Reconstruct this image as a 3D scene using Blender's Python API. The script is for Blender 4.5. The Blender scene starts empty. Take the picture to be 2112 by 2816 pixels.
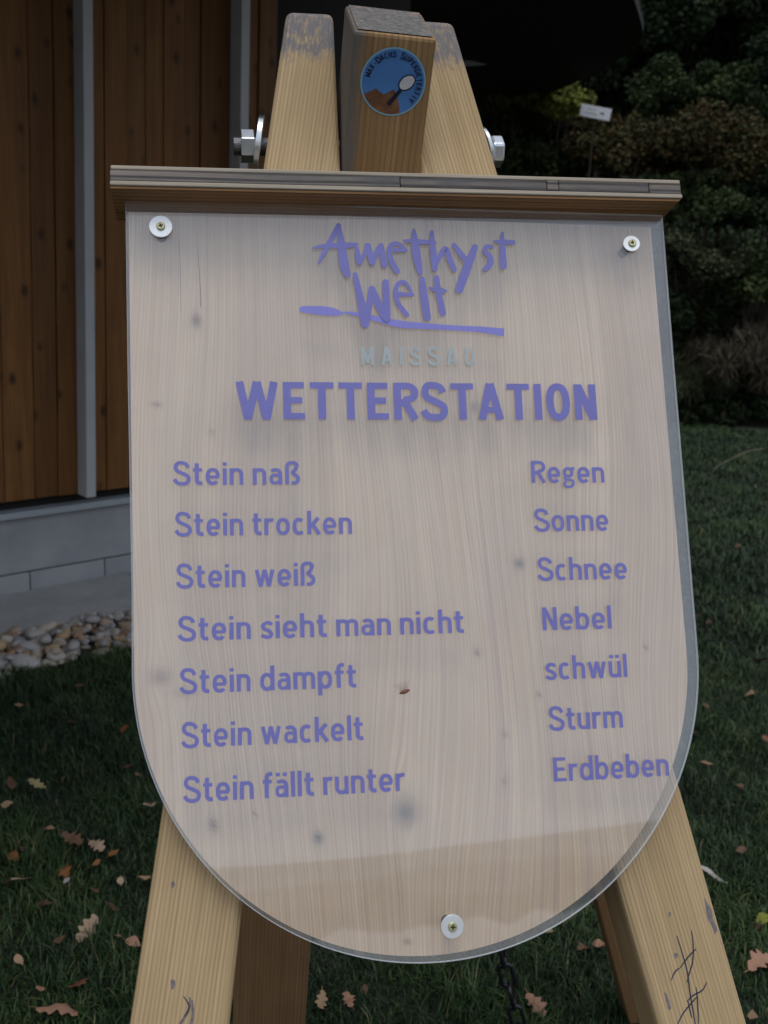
import bpy, bmesh, math, random
import numpy as np
from mathutils import Vector, Matrix
R = math.radians
random.seed(7); rng = np.random.default_rng(11)
S = bpy.context.scene
COL = S.collection

# ------------------------------------------------------------------ camera
PITCH, ROLL, FPX = R(14.5), R(2.8), 2850.0
EYE = Vector((0, 0, 1.6))
_f = Vector((0, math.cos(PITCH), -math.sin(PITCH)))
_r0 = Vector((1, 0, 0)); _u0 = _r0.cross(_f)
RT = _r0*math.cos(ROLL) + _u0*math.sin(ROLL)
UP = -_r0*math.sin(ROLL) + _u0*math.cos(ROLL)
cam = bpy.data.cameras.new('camera'); camo = bpy.data.objects.new('camera', cam); COL.objects.link(camo)
camo.matrix_world = Matrix(((RT.x, UP.x, -_f.x, EYE.x), (RT.y, UP.y, -_f.y, EYE.y), (RT.z, UP.z, -_f.z, EYE.z), (0, 0, 0, 1)))
cam.sensor_fit = 'VERTICAL'; cam.sensor_height = 36; cam.sensor_width = 27; cam.lens = 36*FPX/2816
cam.clip_start = 0.05; cam.clip_end = 3000
cam.dof.use_dof = True; cam.dof.focus_distance = 1.17; cam.dof.aperture_fstop = 9.5
S.camera = camo

# ------------------------------------------------------------------ sky, sun, exposure
SUN_EL, SUN_AZ = R(76), R(190)      # azimuth clockwise from +Y: high and behind the camera
w = bpy.data.worlds.new('World'); S.world = w; w.use_nodes = True
nt = w.node_tree; nt.nodes.clear()
out = nt.nodes.new('ShaderNodeOutputWorld'); bg = nt.nodes.new('ShaderNodeBackground')
sky = nt.nodes.new('ShaderNodeTexSky'); sky.sky_type = 'NISHITA'; sky.sun_disc = False
sky.sun_elevation = SUN_EL; sky.sun_rotation = SUN_AZ; sky.air_density = 1.0; sky.dust_density = 4.0
mx = nt.nodes.new('ShaderNodeMix'); mx.data_type = 'RGBA'; mx.inputs[0].default_value = 0.75
mx.inputs[7].default_value = (6.6, 7.1, 8.0, 1)      # even cloud cover
nt.links.new(sky.outputs[0], mx.inputs[6]); nt.links.new(mx.outputs[2], bg.inputs[0])
bg.inputs[1].default_value = 0.10
nt.links.new(bg.outputs[0], out.inputs[0])
sun = bpy.data.lights.new('sun', 'SUN'); sun.energy = 0.7; sun.angle = R(22); sun.color = (1.0, 0.97, 0.93)
so = bpy.data.objects.new('sun', sun); COL.objects.link(so)
sd = Vector((math.sin(SUN_AZ)*math.cos(SUN_EL), math.cos(SUN_AZ)*math.cos(SUN_EL), math.sin(SUN_EL)))
so.rotation_euler = sd.to_track_quat('Z', 'Y').to_euler(); so.location = sd*30
S.view_settings.view_transform = 'Standard'; S.view_settings.look = 'None'
S.view_settings.exposure = 0.36; S.view_settings.gamma = 1; S.view_settings.use_curve_mapping = False

# ------------------------------------------------------------------ geometry frames
def ray(px, py): return RT*((px-1056)/FPX) - UP*((py-1408)/FPX) + _f
def on_z(px, py, z=0.0):
    r = ray(px, py); return EYE + r*((z-EYE.z)/r.z)
def on_plane(px, py, P, n):
    r = ray(px, py); return EYE + r*((P-EYE).dot(n)/r.dot(n))
PSI, BETA, GAM = R(9.6), R(23.85), R(1.0)
DH = Vector((math.cos(PSI), math.sin(PSI), 0)); BACK = Vector((-math.sin(PSI), math.cos(PSI), 0)); Z = Vector((0, 0, 1))
_upb = Z*math.cos(BETA) + BACK*math.sin(BETA)
D = DH*math.cos(GAM) + _upb*math.sin(GAM); U = _upb*math.cos(GAM) - DH*math.sin(GAM); N = -(D.cross(U))
if N.y > 0: N = -N
O = Vector((0.038, 1.15, 1.6-0.1179))
def B(u, v, w=0.0): return O + D*u + U*v + N*w          # metres in the frame of the acrylic sheet
def inv(px, py, w=0.0):
    p = on_plane(px, py, O+N*w, N) - O - N*w
    return p.dot(D), p.dot(U)

# ------------------------------------------------------------------ object helpers
def tag(o, label=None, cat=None, group=None, kind=None):
    if label: o['label'] = label
    if cat: o['category'] = cat
    if group: o['group'] = group
    if kind: o['kind'] = kind
    return o
def empty(name, loc, **k):
    o = bpy.data.objects.new(name, None); COL.objects.link(o); o.location = loc; o.empty_display_size = .1
    return tag(o, **k)
def wloc(o):
    v = Vector(o.location)
    while o.parent: o = o.parent; v += Vector(o.location)
    return v
def link(name, me, mat, parent, loc, smooth=False):
    o = bpy.data.objects.new(name, me); COL.objects.link(o)
    if mat and not me.materials: me.materials.append(mat)
    if parent: o.parent = parent; o.location = Vector(loc) - wloc(parent)
    else: o.location = loc
    if smooth: me.shade_smooth()
    return o
def mesh(name, V, F, mat=None, parent=None, smooth=False, g=None, bevel=0, centre=None, seg=2):
    V = np.asarray([tuple(v) for v in V], float)
    c = V.mean(0) if centre is None else np.array(tuple(centre))
    me = bpy.data.meshes.new(name); me.from_pydata([tuple(v) for v in (V-c)], [], [tuple(int(i) for i in f) for f in F])
    if g is not None:
        a = me.attributes.new('g', 'FLOAT_VECTOR', 'POINT'); a.data.foreach_set('vector', np.asarray(g, float).ravel())
    bm = bmesh.new(); bm.from_mesh(me); bmesh.ops.recalc_face_normals(bm, faces=bm.faces[:]); bm.to_mesh(me); bm.free()
    o = link(name, me, mat, parent, Vector(c), smooth)
    if bevel:
        m = o.modifiers.new('bevel', 'BEVEL'); m.width = bevel; m.segments = seg; m.limit_method = 'ANGLE'; m.angle_limit = R(35)
    return o
def prism(name, poly, o, X, Y, n, t, mat, parent, slope=0.0, goff=(0, 0, 0), bevel=.003, seg=2):
    """poly (a,b) on plane o,X,Y; extruded by t along -n. grain runs along Y (leaning by slope)."""
    k = len(poly); V = []; g = []
    for d in (0, -t):
        for a, b in poly:
            V.append(o + X*a + Y*b + n*d); g.append((a-slope*b+goff[0], d+goff[1], b+goff[2]))
    F = [tuple(range(k)), tuple(range(2*k-1, k-1, -1))] + [(i, (i+1) % k, k+(i+1) % k, k+i) for i in range(k)]
    return mesh(name, V, F, mat, parent, g=g, bevel=bevel, seg=seg)
def box(name, o, X, Y, n, a0, a1, b0, b1, t, mat, parent, bevel=.002, **k):
    return prism(name, [(a0, b0), (a1, b0), (a1, b1), (a0, b1)], o, X, Y, n, t, mat, parent, bevel=bevel, **k)
def cyl(name, p, axis, r, h, mat, parent, n=24, r2=None, hole=0, bevel=0, rot=0, smooth=True, ref=None):
    axis = axis.normalized(); a = axis.orthogonal().normalized()
    if ref is not None: a = (ref-axis*ref.dot(axis)).normalized()
    b = axis.cross(a); r2 = r if r2 is None else r2
    V = []; F = []
    for (rr, hh) in ((r, 0), (r2, h)):
        for i in range(n):
            t = rot+2*math.pi*i/n; V.append(p + (a*math.cos(t)+b*math.sin(t))*rr + axis*hh)
    F += [(i, (i+1) % n, n+(i+1) % n, n+i) for i in range(n)]
    if hole:
        for hh in (0, h):
            for i in range(n):
                t = rot+2*math.pi*i/n; V.append(p + (a*math.cos(t)+b*math.sin(t))*hole + axis*hh)
        F += [(2*n+i, 2*n+(i+1) % n, 3*n+(i+1) % n, 3*n+i) for i in range(n)]
        F += [(i, (i+1) % n, 2*n+(i+1) % n, 2*n+i) for i in range(n)] + [(n+i, n+(i+1) % n, 3*n+(i+1) % n, 3*n+i) for i in range(n)]
    else: F += [tuple(range(n)), tuple(range(n, 2*n))]
    o = mesh(name, V, F, mat, parent, bevel=bevel)
    if smooth:
        o.data.shade_smooth()
        try: o.data.set_sharp_from_angle(angle=R(40))
        except Exception: pass
    return o

# ------------------------------------------------------------------ materials
def M(name, color=(.5, .5, .5), rough=.7, metal=0, spec=.5):
    m = bpy.data.materials.new(name); m.use_nodes = True; b = m.node_tree.nodes['Principled BSDF']
    b.inputs['Base Color'].default_value = (*color, 1); b.inputs['Roughness'].default_value = rough
    b.inputs['Metallic'].default_value = metal; b.inputs['Specular IOR Level'].default_value = spec
    return m, m.node_tree, b
def nd(t, kind, **k):
    n = t.nodes.new(kind)
    for a, v in k.items(): setattr(n, a, v)
    return n
def ramp(t, src, stops, interp='LINEAR'):
    r = nd(t, 'ShaderNodeValToRGB'); r.color_ramp.interpolation = interp; e = r.color_ramp.elements
    while len(e) < len(stops): e.new(.5)
    for i, (p, c) in enumerate(stops):
        e[i].position = p; e[i].color = (*c, 1) if len(c) == 3 else c
    t.links.new(src, r.inputs[0]); return r.outputs[0]
def mix(t, a, b, f, mode='MIX'):
    m = nd(t, 'ShaderNodeMix', data_type='RGBA', blend_type=mode)
    for s, v in ((0, f), (6, a), (7, b)):
        if hasattr(v, 'links') or hasattr(v, 'is_linked'): t.links.new(v, m.inputs[s])
        elif isinstance(v, tuple): m.inputs[s].default_value = (*v, 1)
        else: m.inputs[s].default_value = v
    return m.outputs[2]
def noise(t, vec, scale, detail=4, rough=.55, dist=0):
    n = nd(t, 'ShaderNodeTexNoise'); n.inputs['Scale'].default_value = scale; n.inputs['Detail'].default_value = detail
    n.inputs['Roughness'].default_value = rough; n.inputs['Distortion'].default_value = dist
    if vec is not None: t.links.new(vec, n.inputs['Vector'])
    return n.outputs[0]
def vscale(t, vec, s, off=None):
    m = nd(t, 'ShaderNodeMapping'); m.inputs['Scale'].default_value = s
    if off: m.inputs['Location'].default_value = off
    t.links.new(vec, m.inputs['Vector']); return m.outputs[0]
def attr(t, name, out='Vector'):
    a = nd(t, 'ShaderNodeAttribute', attribute_name=name); return a.outputs[out]
def bump(t, b, h, strength=.3, dist=.001):
    n = nd(t, 'ShaderNodeBump'); n.inputs['Strength'].default_value = strength; n.inputs['Distance'].default_value = dist
    t.links.new(h, n.inputs['Height']); t.links.new(n.outputs[0], b.inputs['Normal'])
def wood(name, lo, hi, line, gfreq=260, rough=.72, grey=0.0, lines=.5, greycol=(.20, .19, .185), src='g', rnd=False, knots=0, specks=0, wf=.15):
    m, t, b = M(name, lo, rough, spec=.3)
    if src == 'g': v = attr(t, 'g')
    else: v = nd(t, 'ShaderNodeTexCoord').outputs['Object']
    if rnd:
        oi = nd(t, 'ShaderNodeObjectInfo'); cb = nd(t, 'ShaderNodeVectorMath', operation='MULTIPLY_ADD')
        t.links.new(oi.outputs['Random'], cb.inputs[0]); cb.inputs[1].default_value = (17, 31, 53); t.links.new(v, cb.inputs[2]); v = cb.outputs[0]
    fine = noise(t, vscale(t, v, (gfreq, gfreq*.6, 3.0)), 1, 3, .6)
    broad = noise(t, vscale(t, v, (28, 20, 1.6)), 1, 4, .6, .4)
    blotch = noise(t, v, 9, 4, .6)
    c = mix(t, lo, hi, ramp(t, broad, [(.32, (0, 0, 0)), (.68, (1, 1, 1))]))
    wv = nd(t, 'ShaderNodeTexWave', wave_type='BANDS', bands_direction='X'); wv.inputs['Scale'].default_value = gfreq*wf
    wv.inputs['Distortion'].default_value = 2.2; wv.inputs['Detail'].default_value = 2; wv.inputs['Detail Scale'].default_value = 1.2
    t.links.new(vscale(t, v, (1, .6, .09)), wv.inputs['Vector'])
    lf = ramp(t, wv.outputs[0], [(.45, (0, 0, 0)), (.95, (lines, lines, lines))])
    c = mix(t, c, line, lf)
    ff = ramp(t, fine, [(.35, (.82, .82, .82)), (.7, (1.06, 1.06, 1.06))])
    c = mix(t, c, ff, 1.0, 'MULTIPLY')
    c = mix(t, c, ramp(t, blotch, [(.3, (.88, .86, .84)), (.7, (1.05, 1.05, 1.05))]), .8, 'MULTIPLY')
    if rnd:
        c = mix(t, c, ramp(t, oi.outputs['Random'], [(0, (.78, .75, .72)), (.5, (1, 1, 1)), (1, (1.16, 1.12, 1.05))]), 1.0, 'MULTIPLY')
    if knots:
        vo = nd(t, 'ShaderNodeTexVoronoi', feature='F1'); vo.inputs['Scale'].default_value = 1
        t.links.new(vscale(t, v, (11, 11, 6.5)), vo.inputs['Vector'])
        kf = ramp(t, vo.outputs['Distance'], [(.10, (knots,)*3), (.16, (knots*.5,)*3), (.24, (0, 0, 0))])
        c = mix(t, c, tuple(x*.22 for x in lo), kf)
    if grey:
        gm = noise(t, vscale(t, v, (60, 60, 12)), 1, 5, .7)
        gf = ramp(t, gm, [(.62-.35*grey, (0, 0, 0)), (.78-.25*grey, (.85, .85, .85))])
        c = mix(t, c, greycol, gf)
    if specks:
        sn = noise(t, vscale(t, v, (420, 420, 160)), 1, 2, .5)
        c = mix(t, c, (.035, .035, .045), ramp(t, sn, [(.72-.1*specks, (0, 0, 0)), (.78-.1*specks, (.8, .8, .8))]))
    t.links.new(c, b.inputs['Base Color']); bump(t, b, fine, .35, .0008)
    m['c'] = 1
    return m, t, b, c, v

mat_leg, t_, b_, c_, v_ = wood('planed_pine', (.47, .345, .185), (.56, .42, .245), (.33, .215, .095), 330, lines=.5, wf=.21)
# weathered grey patch near the sawn tops (g.z is height along the leg)
sx = nd(t_, 'ShaderNodeSeparateXYZ'); t_.links.new(v_, sx.inputs[0])
mr = nd(t_, 'ShaderNodeMapRange'); t_.links.new(sx.outputs[2], mr.inputs[0]); mr.inputs[1].default_value = .335; mr.inputs[2].default_value = .40
ng = noise(t_, vscale(t_, v_, (150, 150, 60)), 1, 5, .75)
ml = nd(t_, 'ShaderNodeMath', operation='MULTIPLY'); t_.links.new(mr.outputs[0], ml.inputs[0]); t_.links.new(ng, ml.inputs[1])
cc = mix(t_, c_, (.13, .14, .17), ramp(t_, ml.outputs[0], [(.33, (0, 0, 0)), (.52, (.85, .85, .85))]))
n3 = noise(t_, vscale(t_, v_, (45, 45, 7), (3, 1, 8)), 1, 4, .65)
cc = mix(t_, cc, (.17, .155, .17), ramp(t_, n3, [(.69, (0, 0, 0)), (.76, (.55, .55, .55))]))
t_.links.new(cc, b_.inputs['Base Color'])
mat_rear = wood('shaded_leg_pine', (.25, .145, .065), (.31, .185, .09), (.16, .085, .038), 300, lines=.5)[0]  # darker pine: shade of the downward-facing rear legs put into the colour
mat_block, t_, b_, c_, v_ = wood('post_pine', (.31, .19, .085), (.40, .25, .12), (.20, .11, .046), 300, lines=.45)
sx = nd(t_, 'ShaderNodeSeparateXYZ'); t_.links.new(v_, sx.inputs[0])      # weathered grey left arris and end grain
e1 = nd(t_, 'ShaderNodeMapRange'); t_.links.new(sx.outputs[0], e1.inputs[0]); e1.inputs[1].default_value = .030; e1.inputs[2].default_value = .004
ng = noise(t_, vscale(t_, v_, (120, 120, 14)), 1, 5, .7)
ad = nd(t_, 'ShaderNodeMath', operation='MULTIPLY'); t_.links.new(e1.outputs[0], ad.inputs[0]); t_.links.new(ng, ad.inputs[1])
cc = mix(t_, c_, (.13, .125, .12), ramp(t_, ad.outputs[0], [(.16, (0, 0, 0)), (.42, (.9, .9, .9))]))
t_.links.new(cc, b_.inputs['Base Color'])
mat_endgrain, t_, b_ = M('weathered_end_grain', (.2, .19, .18), .85)
v_ = attr(t_, 'g'); n1 = noise(t_, v_, 160, 6, .7); n2 = noise(t_, v_, 26, 4, .6)
cc = ramp(t_, n1, [(.3, (.06, .058, .056)), (.5, (.13, .122, .112)), (.7, (.24, .225, .205))])
cc = mix(t_, cc, (.30, .20, .16), ramp(t_, n2, [(.57, (0, 0, 0)), (.64, (.75, .75, .75))])); t_.links.new(cc, b_.inputs['Base Color']); bump(t_, b_, n1, .6, .002)
mat_capcore = wood('weathered_cross_ply', (.12, .11, .105), (.27, .235, .21), (.045, .042, .042), 330, grey=.5, greycol=(.085, .085, .09), lines=.9, rnd=True, wf=.11)[0]
mat_capply = wood('weathered_face_ply', (.42, .37, .29), (.52, .47, .38), (.30, .25, .20), 300, grey=.25, greycol=(.28, .27, .26), lines=.4)[0]
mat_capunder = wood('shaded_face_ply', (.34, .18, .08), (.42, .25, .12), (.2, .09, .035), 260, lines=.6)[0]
mat_plank = wood('larch_cladding', (.155, .066, .017), (.25, .113, .030), (.08, .034, .010), 170, lines=.5, rnd=True, knots=.85, rough=.6)[0]

def simple(name, c0, c1, scale, rough=.8, bmp=0, metal=0, obj=True, det=5):
    m, t, b = M(name, c0, rough, metal)
    v = nd(t, 'ShaderNodeTexCoord').outputs['Object']
    n = noise(t, v, scale, det, .6)
    t.links.new(mix(t, c0, c1, ramp(t, n, [(.3, (0, 0, 0)), (.7, (1, 1, 1))])), b.inputs['Base Color'])
    if bmp: bump(t, b, n, bmp, .004)
    return m
mat_fin = simple('grey_painted_steel', (.36, .38, .40), (.42, .44, .46), 6, .45)
mat_sill = simple('zinc_flashing', (.30, .33, .36), (.36, .40, .43), 9, .4)
mat_conc = simple('fair_faced_concrete', (.25, .265, .285), (.34, .355, .37), 5, .85, .2)
mat_conc2 = simple('concrete_paving', (.27, .275, .275), (.36, .36, .35), 7, .85, .25)
mat_black = simple('shade_black_boards', (.0045, .0035, .003), (.008, .006, .005), 5, .8)  # near-black colour holds the shade of roof underside and recess
mat_zinc = simple('galvanised_steel', (.55, .58, .61), (.66, .70, .73), 40, .28, 0, 1)
mat_washer = simple('bright_zinc_washer', (.70, .74, .76), (.78, .82, .84), 60, .38, 0, .6)
mat_screw = simple('yellow_passivated_screw', (.42, .40, .20), (.56, .55, .33), 90, .38, 0, .7)
mat_thread = simple('dark_steel_thread', (.10, .10, .11), (.20, .20, .21), 300, .4, .4, 1)  # darker steel than the nuts and washers
mat_dark = simple('dark_recess', (.012, .012, .01), (.02, .02, .015), 50, .8)
mat_chain = simple('dark_chain_steel', (.03, .03, .035), (.07, .07, .08), 60, .35, 0, .8)
mat_ink = simple('blue_black_ink', (.02, .025, .05), (.04, .045, .08), 80, .7)
def flat(name, c, rough=.5, var=.12, scale=60):
    return simple(name, c, tuple(min(1, x*(1+var)) for x in c), scale, rough)
mat_vio = flat('violet_vinyl', (.155, .155, .44), .45)
mat_vio2 = flat('light_violet_vinyl', (.20, .20, .56), .45)
mat_teal = flat('pale_teal_vinyl', (.34, .40, .42), .5)
mat_sblue = flat('sticker_blue', (.07, .19, .46), .35, .25, 30)
mat_srim = flat('sticker_pale_rim', (.22, .40, .52), .35)
mat_sink = flat('sticker_print', (.008, .01, .03), .45)
mat_swhite = flat('sticker_white', (.55, .57, .60), .4)
mat_sbrown = simple('sticker_brown', (.10, .045, .025), (.26, .12, .05), 90, .4)

# acrylic: thin clear sheet, the front surface carries the reflection of both faces
mat_glass = bpy.data.materials.new('clear_acrylic'); mat_glass.use_nodes = True; t = mat_glass.node_tree; t.nodes.clear()
o_ = nd(t, 'ShaderNodeOutputMaterial'); tr = nd(t, 'ShaderNodeBsdfTransparent'); tr.inputs[0].default_value = (.955, .965, .972, 1)
gl = nd(t, 'ShaderNodeBsdfGlossy'); gl.inputs['Roughness'].default_value = .025; gl.inputs[0].default_value = (.95, .97, 1, 1)
df = nd(t, 'ShaderNodeBsdfDiffuse'); df.inputs[0].default_value = (.66, .68, .70, 1)
fr = nd(t, 'ShaderNodeFresnel'); fr.inputs[0].default_value = 1.49
gm = nd(t, 'ShaderNodeNewGeometry'); inv_ = nd(t, 'ShaderNodeMath', operation='SUBTRACT'); inv_.inputs[0].default_value = 1
t.links.new(gm.outputs['Backfacing'], inv_.inputs[1])
m1 = nd(t, 'ShaderNodeMath', operation='MULTIPLY'); t.links.new(fr.outputs[0], m1.inputs[0]); m1.inputs[1].default_value = 2.0
m2 = nd(t, 'ShaderNodeMath', operation='MULTIPLY'); t.links.new(m1.outputs[0], m2.inputs[0]); t.links.new(inv_.outputs[0], m2.inputs[1])
m3 = nd(t, 'ShaderNodeMixShader'); m4 = nd(t, 'ShaderNodeMixShader')
dn = noise(t, vscale(t, nd(t, 'ShaderNodeTexCoord').outputs['Object'], (1.6, 1, .7)), 9, 8, .72)      # faint dust film
dr = ramp(t, dn, [(.3, (.045,)*3), (.7, (.095,)*3)]); t.links.new(dr, m3.inputs[0])
t.links.new(tr.outputs[0], m3.inputs[1]); t.links.new(df.outputs[0], m3.inputs[2])
t.links.new(m2.outputs[0], m4.inputs[0]); t.links.new(m3.outputs[0], m4.inputs[1]); t.links.new(gl.outputs[0], m4.inputs[2]); t.links.new(m4.outputs[0], o_.inputs[0])
mat_gedge = bpy.data.materials.new('acrylic_cut_edge'); mat_gedge.use_nodes = True; t = mat_gedge.node_tree; t.nodes.clear()
o_ = nd(t, 'ShaderNodeOutputMaterial'); a_ = nd(t, 'ShaderNodeBsdfTransparent'); p_ = nd(t, 'ShaderNodeBsdfPrincipled')
p_.inputs['Base Color'].default_value = (.62, .66, .70, 1); p_.inputs['Roughness'].default_value = .3; m_ = nd(t, 'ShaderNodeMixShader'); m_.inputs[0].default_value = .6
t.links.new(a_.outputs[0], m_.inputs[1]); t.links.new(p_.outputs[0], m_.inputs[2]); t.links.new(m_.outputs[0], o_.inputs[0])

# ================================================================== LARGE STRUCTURE
# ---- lawn
mat_soil, t, b = M('lawn_soil', (.02, .03, .012), .95)
v = nd(t, 'ShaderNodeTexCoord').outputs['Object']
n1 = noise(t, v, 38, 6, .7); n2 = noise(t, v, .9, 3, .5)
c = ramp(t, n1, [(.3, (.004, .008, .004)), (.55, (.010, .020, .009)), (.75, (.02, .03, .014))])
c = mix(t, c, (.035, .030, .016), ramp(t, n2, [(.52, (0, 0, 0)), (.7, (.4, .4, .4))])); t.links.new(c, b.inputs['Base Color']); bump(t, b, n1, .8, .02)
def grid_sheet(name, x0, x1, y0, y1, nx, ny, zf, mat, kind='structure'):
    X = np.linspace(x0, x1, nx); Y = np.linspace(y0, y1, ny); XX, YY = np.meshgrid(X, Y); ZZ = zf(XX, YY)
    V = np.stack([XX.ravel(), YY.ravel(), ZZ.ravel()], 1)
    F = [(j*nx+i, j*nx+i+1, (j+1)*nx+i+1, (j+1)*nx+i) for j in range(ny-1) for i in range(nx-1)]
    o = mesh(name, V, F, mat, None, smooth=True, centre=(0, 0, 0)); tag(o, kind=kind); return o
grid_sheet('lawn', -600, 600, -600, 600, 3, 3, lambda x, y: x*0, mat_soil)

# ---- wooded slope behind the lawn
def lump(x, y, s, k):
    return np.sin(x*s+k)*np.cos(y*s*1.3+k*2) + .5*np.sin(x*s*2.3+k*3+y*s*1.7)
def slope_z(x, y):
    d = y - (10.3 + .25*np.sin(x*.9))
    z = np.where(d > 0, .58*d - .012*np.clip(d, 0, 25)**2, -.4) + np.where(d > .5, .12*lump(x, y, 1.4, 1), 0)
    return np.where(d > 0, np.maximum(z, .004), -.4)
mat_slope = simple('leaf_mould', (.012, .012, .007), (.035, .028, .016), 6, .95, .6)
grid_sheet('wooded_slope', -30, 40, 9.8, 45, 120, 90, slope_z, mat_slope)

# ---- land behind the viewpoint: it only shows mirrored in the acrylic
def ridge(name, dist, elev_f, mat, depth=40, foot=0.0):
    V = []; n = 160
    for j, (dd, k) in enumerate(((dist, 1), (dist+depth, .2))):
        for i in range(n+1):
            az = R(-120+240*i/n); e = R(elev_f(math.degrees(az)))
            h = 1.6+dist*math.tan(e)
            V.append((math.sin(az)*dd, -math.cos(az)*dd, h*k if j else h))
    for i in range(n+1):
        az = R(-120+240*i/n); V.append((math.sin(az)*dist*.72, -math.cos(az)*dist*.72, -.5))
    F = [(i, i+1, n+2+i, n+1+i) for i in range(n)] + [(2*n+2+i, 2*n+3+i, i+1, i) for i in range(n)]
    o = mesh(name, V, F, mat, None, smooth=True, centre=(0, 0, 0)); tag(o, kind='structure'); return o
mat_rA = simple('hazed_far_hill', (.24, .25, .25), (.28, .29, .29), .05, 1)  # pale grey paints distant haze into the hill colour
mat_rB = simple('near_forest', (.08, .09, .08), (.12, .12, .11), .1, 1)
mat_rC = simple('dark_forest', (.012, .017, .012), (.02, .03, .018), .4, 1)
mat_rD = simple('pale_reflection_bank', (.46, .43, .40), (.54, .51, .47), .8, 1)
def ws(a, *k): return sum(A*math.sin(a*f+p) for A, f, p in k)
ridge('hill', 420, lambda a: 14.4+ws(a, (.10, .21, 1)) - .02*abs(a-22), mat_rA, 120)
ridge('hill', 260, lambda a: 13.15+ws(a, (.25, .33, .4), (.1, .9, 1)), mat_rB, 60)
ridge('hill', 150, lambda a: 12.0+ws(a, (.38, .62, 2.2), (.2, 1.4, .3)), mat_rC, 40)
ridge('added_pale_bank', 60, lambda a: 10.15+ws(a, (.28, 1.9, .6), (.15, 3.1, 1.2)), mat_rD, 10)  # added bank, invented to mirror a pale band in the acrylic

# ---- timber building
WA = on_z(0, 1637, .03); WD = Vector((math.sin(R(47.9)), math.cos(R(47.9)), 0)); WN = Vector((WD.y, -WD.x, 0))
if WN.dot(EYE-WA) < 0: WN = -WN
W0 = Vector((WA.x, WA.y, 0))
bld = empty('timber_building', W0, label='timber clad building with grey upright fins on a concrete plinth', cat='building')
box('plinth', W0, WD, Z, WN, -4, 2.3, .118, .372, .3, mat_conc, bld, bevel=.004)
x = -2.9
for i, wd in enumerate([.62, .62, .58, .60, .62, .36, .53, .6, .62, .6, .62, .6, .6]):      # plinth blocks below the joint
    if x > 1.8: break
    box('plinth_block', W0+WN*.003, WD, Z, WN, x, x+wd-.006, -.02, .112, .3, mat_conc, bld, bevel=.002); x += wd
box('sill', W0, WD, Z, WN*1, -4, 1.45, .374, .402, .3, mat_sill, bld, bevel=.002).location += WN*.035
box('wall', W0-WN*.03, WD, Z, WN, -4, 1.42, .40, 3.28, .2, mat_black, bld, bevel=0)
s = -2.60; k = 0
edges = [.03, .165, .27, .41, .50, .61, .70, .79, .895, .985, 1.08, 1.19, 1.30, 1.40]
while s < edges[0]-.05: edges.insert(0, edges[0]-random.uniform(.085, .12)); s = -9 if edges[0] < -2.6 else s
def shx(s, z): return s + min(1.2, max(0, (1.144-s)/.78))*.018*(z-.47)
def sbox(name, off, s0, s1, z0, z1, t, mat, bevel):
    return prism(name, [(shx(s0, z0), z0), (shx(s1, z0), z0), (shx(s1, z1), z1), (shx(s0, z1), z1)], W0+WN*off, WD, Z, WN, t, mat, bld, bevel=bevel)
for a, b2 in zip(edges[:-1], edges[1:]):
    dpt = random.choice((.0, .004, .009))
    sbox('plank', .026+dpt, a+.0014, b2-.0014, .452, 3.27, .024, mat_plank, .002)
for s0 in (-.44, .356, 1.140):      # projecting steel fins
    sbox('fin', .128, s0, s0+.044, .452, 3.26, .09, mat_fin, .002)
# recessed dark front beyond the cladding and the far return
box('recessed_front', W0+WN*-.05, WD, Z, WN, 1.43, 2.3, .374, 3.26, .15, mat_black, bld, bevel=0)
# cantilevered roof with a rounded end
def smooth3(P, n=5):
    o = []; k = len(P)
    for i in range(k-1):
        p0, p1, p2, p3 = P[max(0, i-1)], P[i], P[i+1], P[min(k-1, i+2)]
        for j in range(n):
            t = j/n; o.append(tuple(.5*((2*p1[q])+(-p0[q]+p2[q])*t+(2*p0[q]-5*p1[q]+4*p2[q]-p3[q])*t*t+(-p0[q]+3*p1[q]-3*p2[q]+p3[q])*t**3) for q in range(2)))
    o.append(P[-1]); return o
rf = [on_z(px, py, 3.28) for px, py in ((1350, 294), (1488, 266), (1626, 207), (1700, 165), (1740, 138), (1768, 92), (1745, 0))]
rf = smooth3([(p.x, p.y) for p in rf]); rf = [Vector((a, b, 0)) for a, b in rf]
rp = [W0+WD*-4+WN*2.7, W0+WD*.8+WN*2.6, W0+WD*1.7+WN*2.5, W0+WD*2.6+WN*2.4] + [Vector((.35, 5.6, 0)), Vector((.85, 6.05, 0))] + rf[::-1] + [Vector((-.4, 12.6, 0)), Vector((-2.6, 13.2, 0)), W0+WD*6-WN*3, W0-WD*4-WN*3]
k = len(rp); V = [(p.x, p.y, 3.28) for p in rp] + [(p.x, p.y, 3.33) for p in rp]
mesh('roof', V, [tuple(range(k)), tuple(range(2*k-1, k-1, -1))] + [(i, (i+1) % k, k+(i+1) % k, k+i) for i in range(k)], mat_black, bld)
# paving slab strip at the foot
F0 = on_z(0, 1747, .03); dep = (F0-WA).dot(WN)
pv = empty('paving_strip', W0, kind='structure')
x = -2.6
for wd in (.8, .8, .8, .8, .8, .9): box('paving_slab', W0+Z*.03, WD, WN, Z, x, x+wd-.004, .003, dep, .12, mat_conc2, pv, bevel=.004); x += wd

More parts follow.
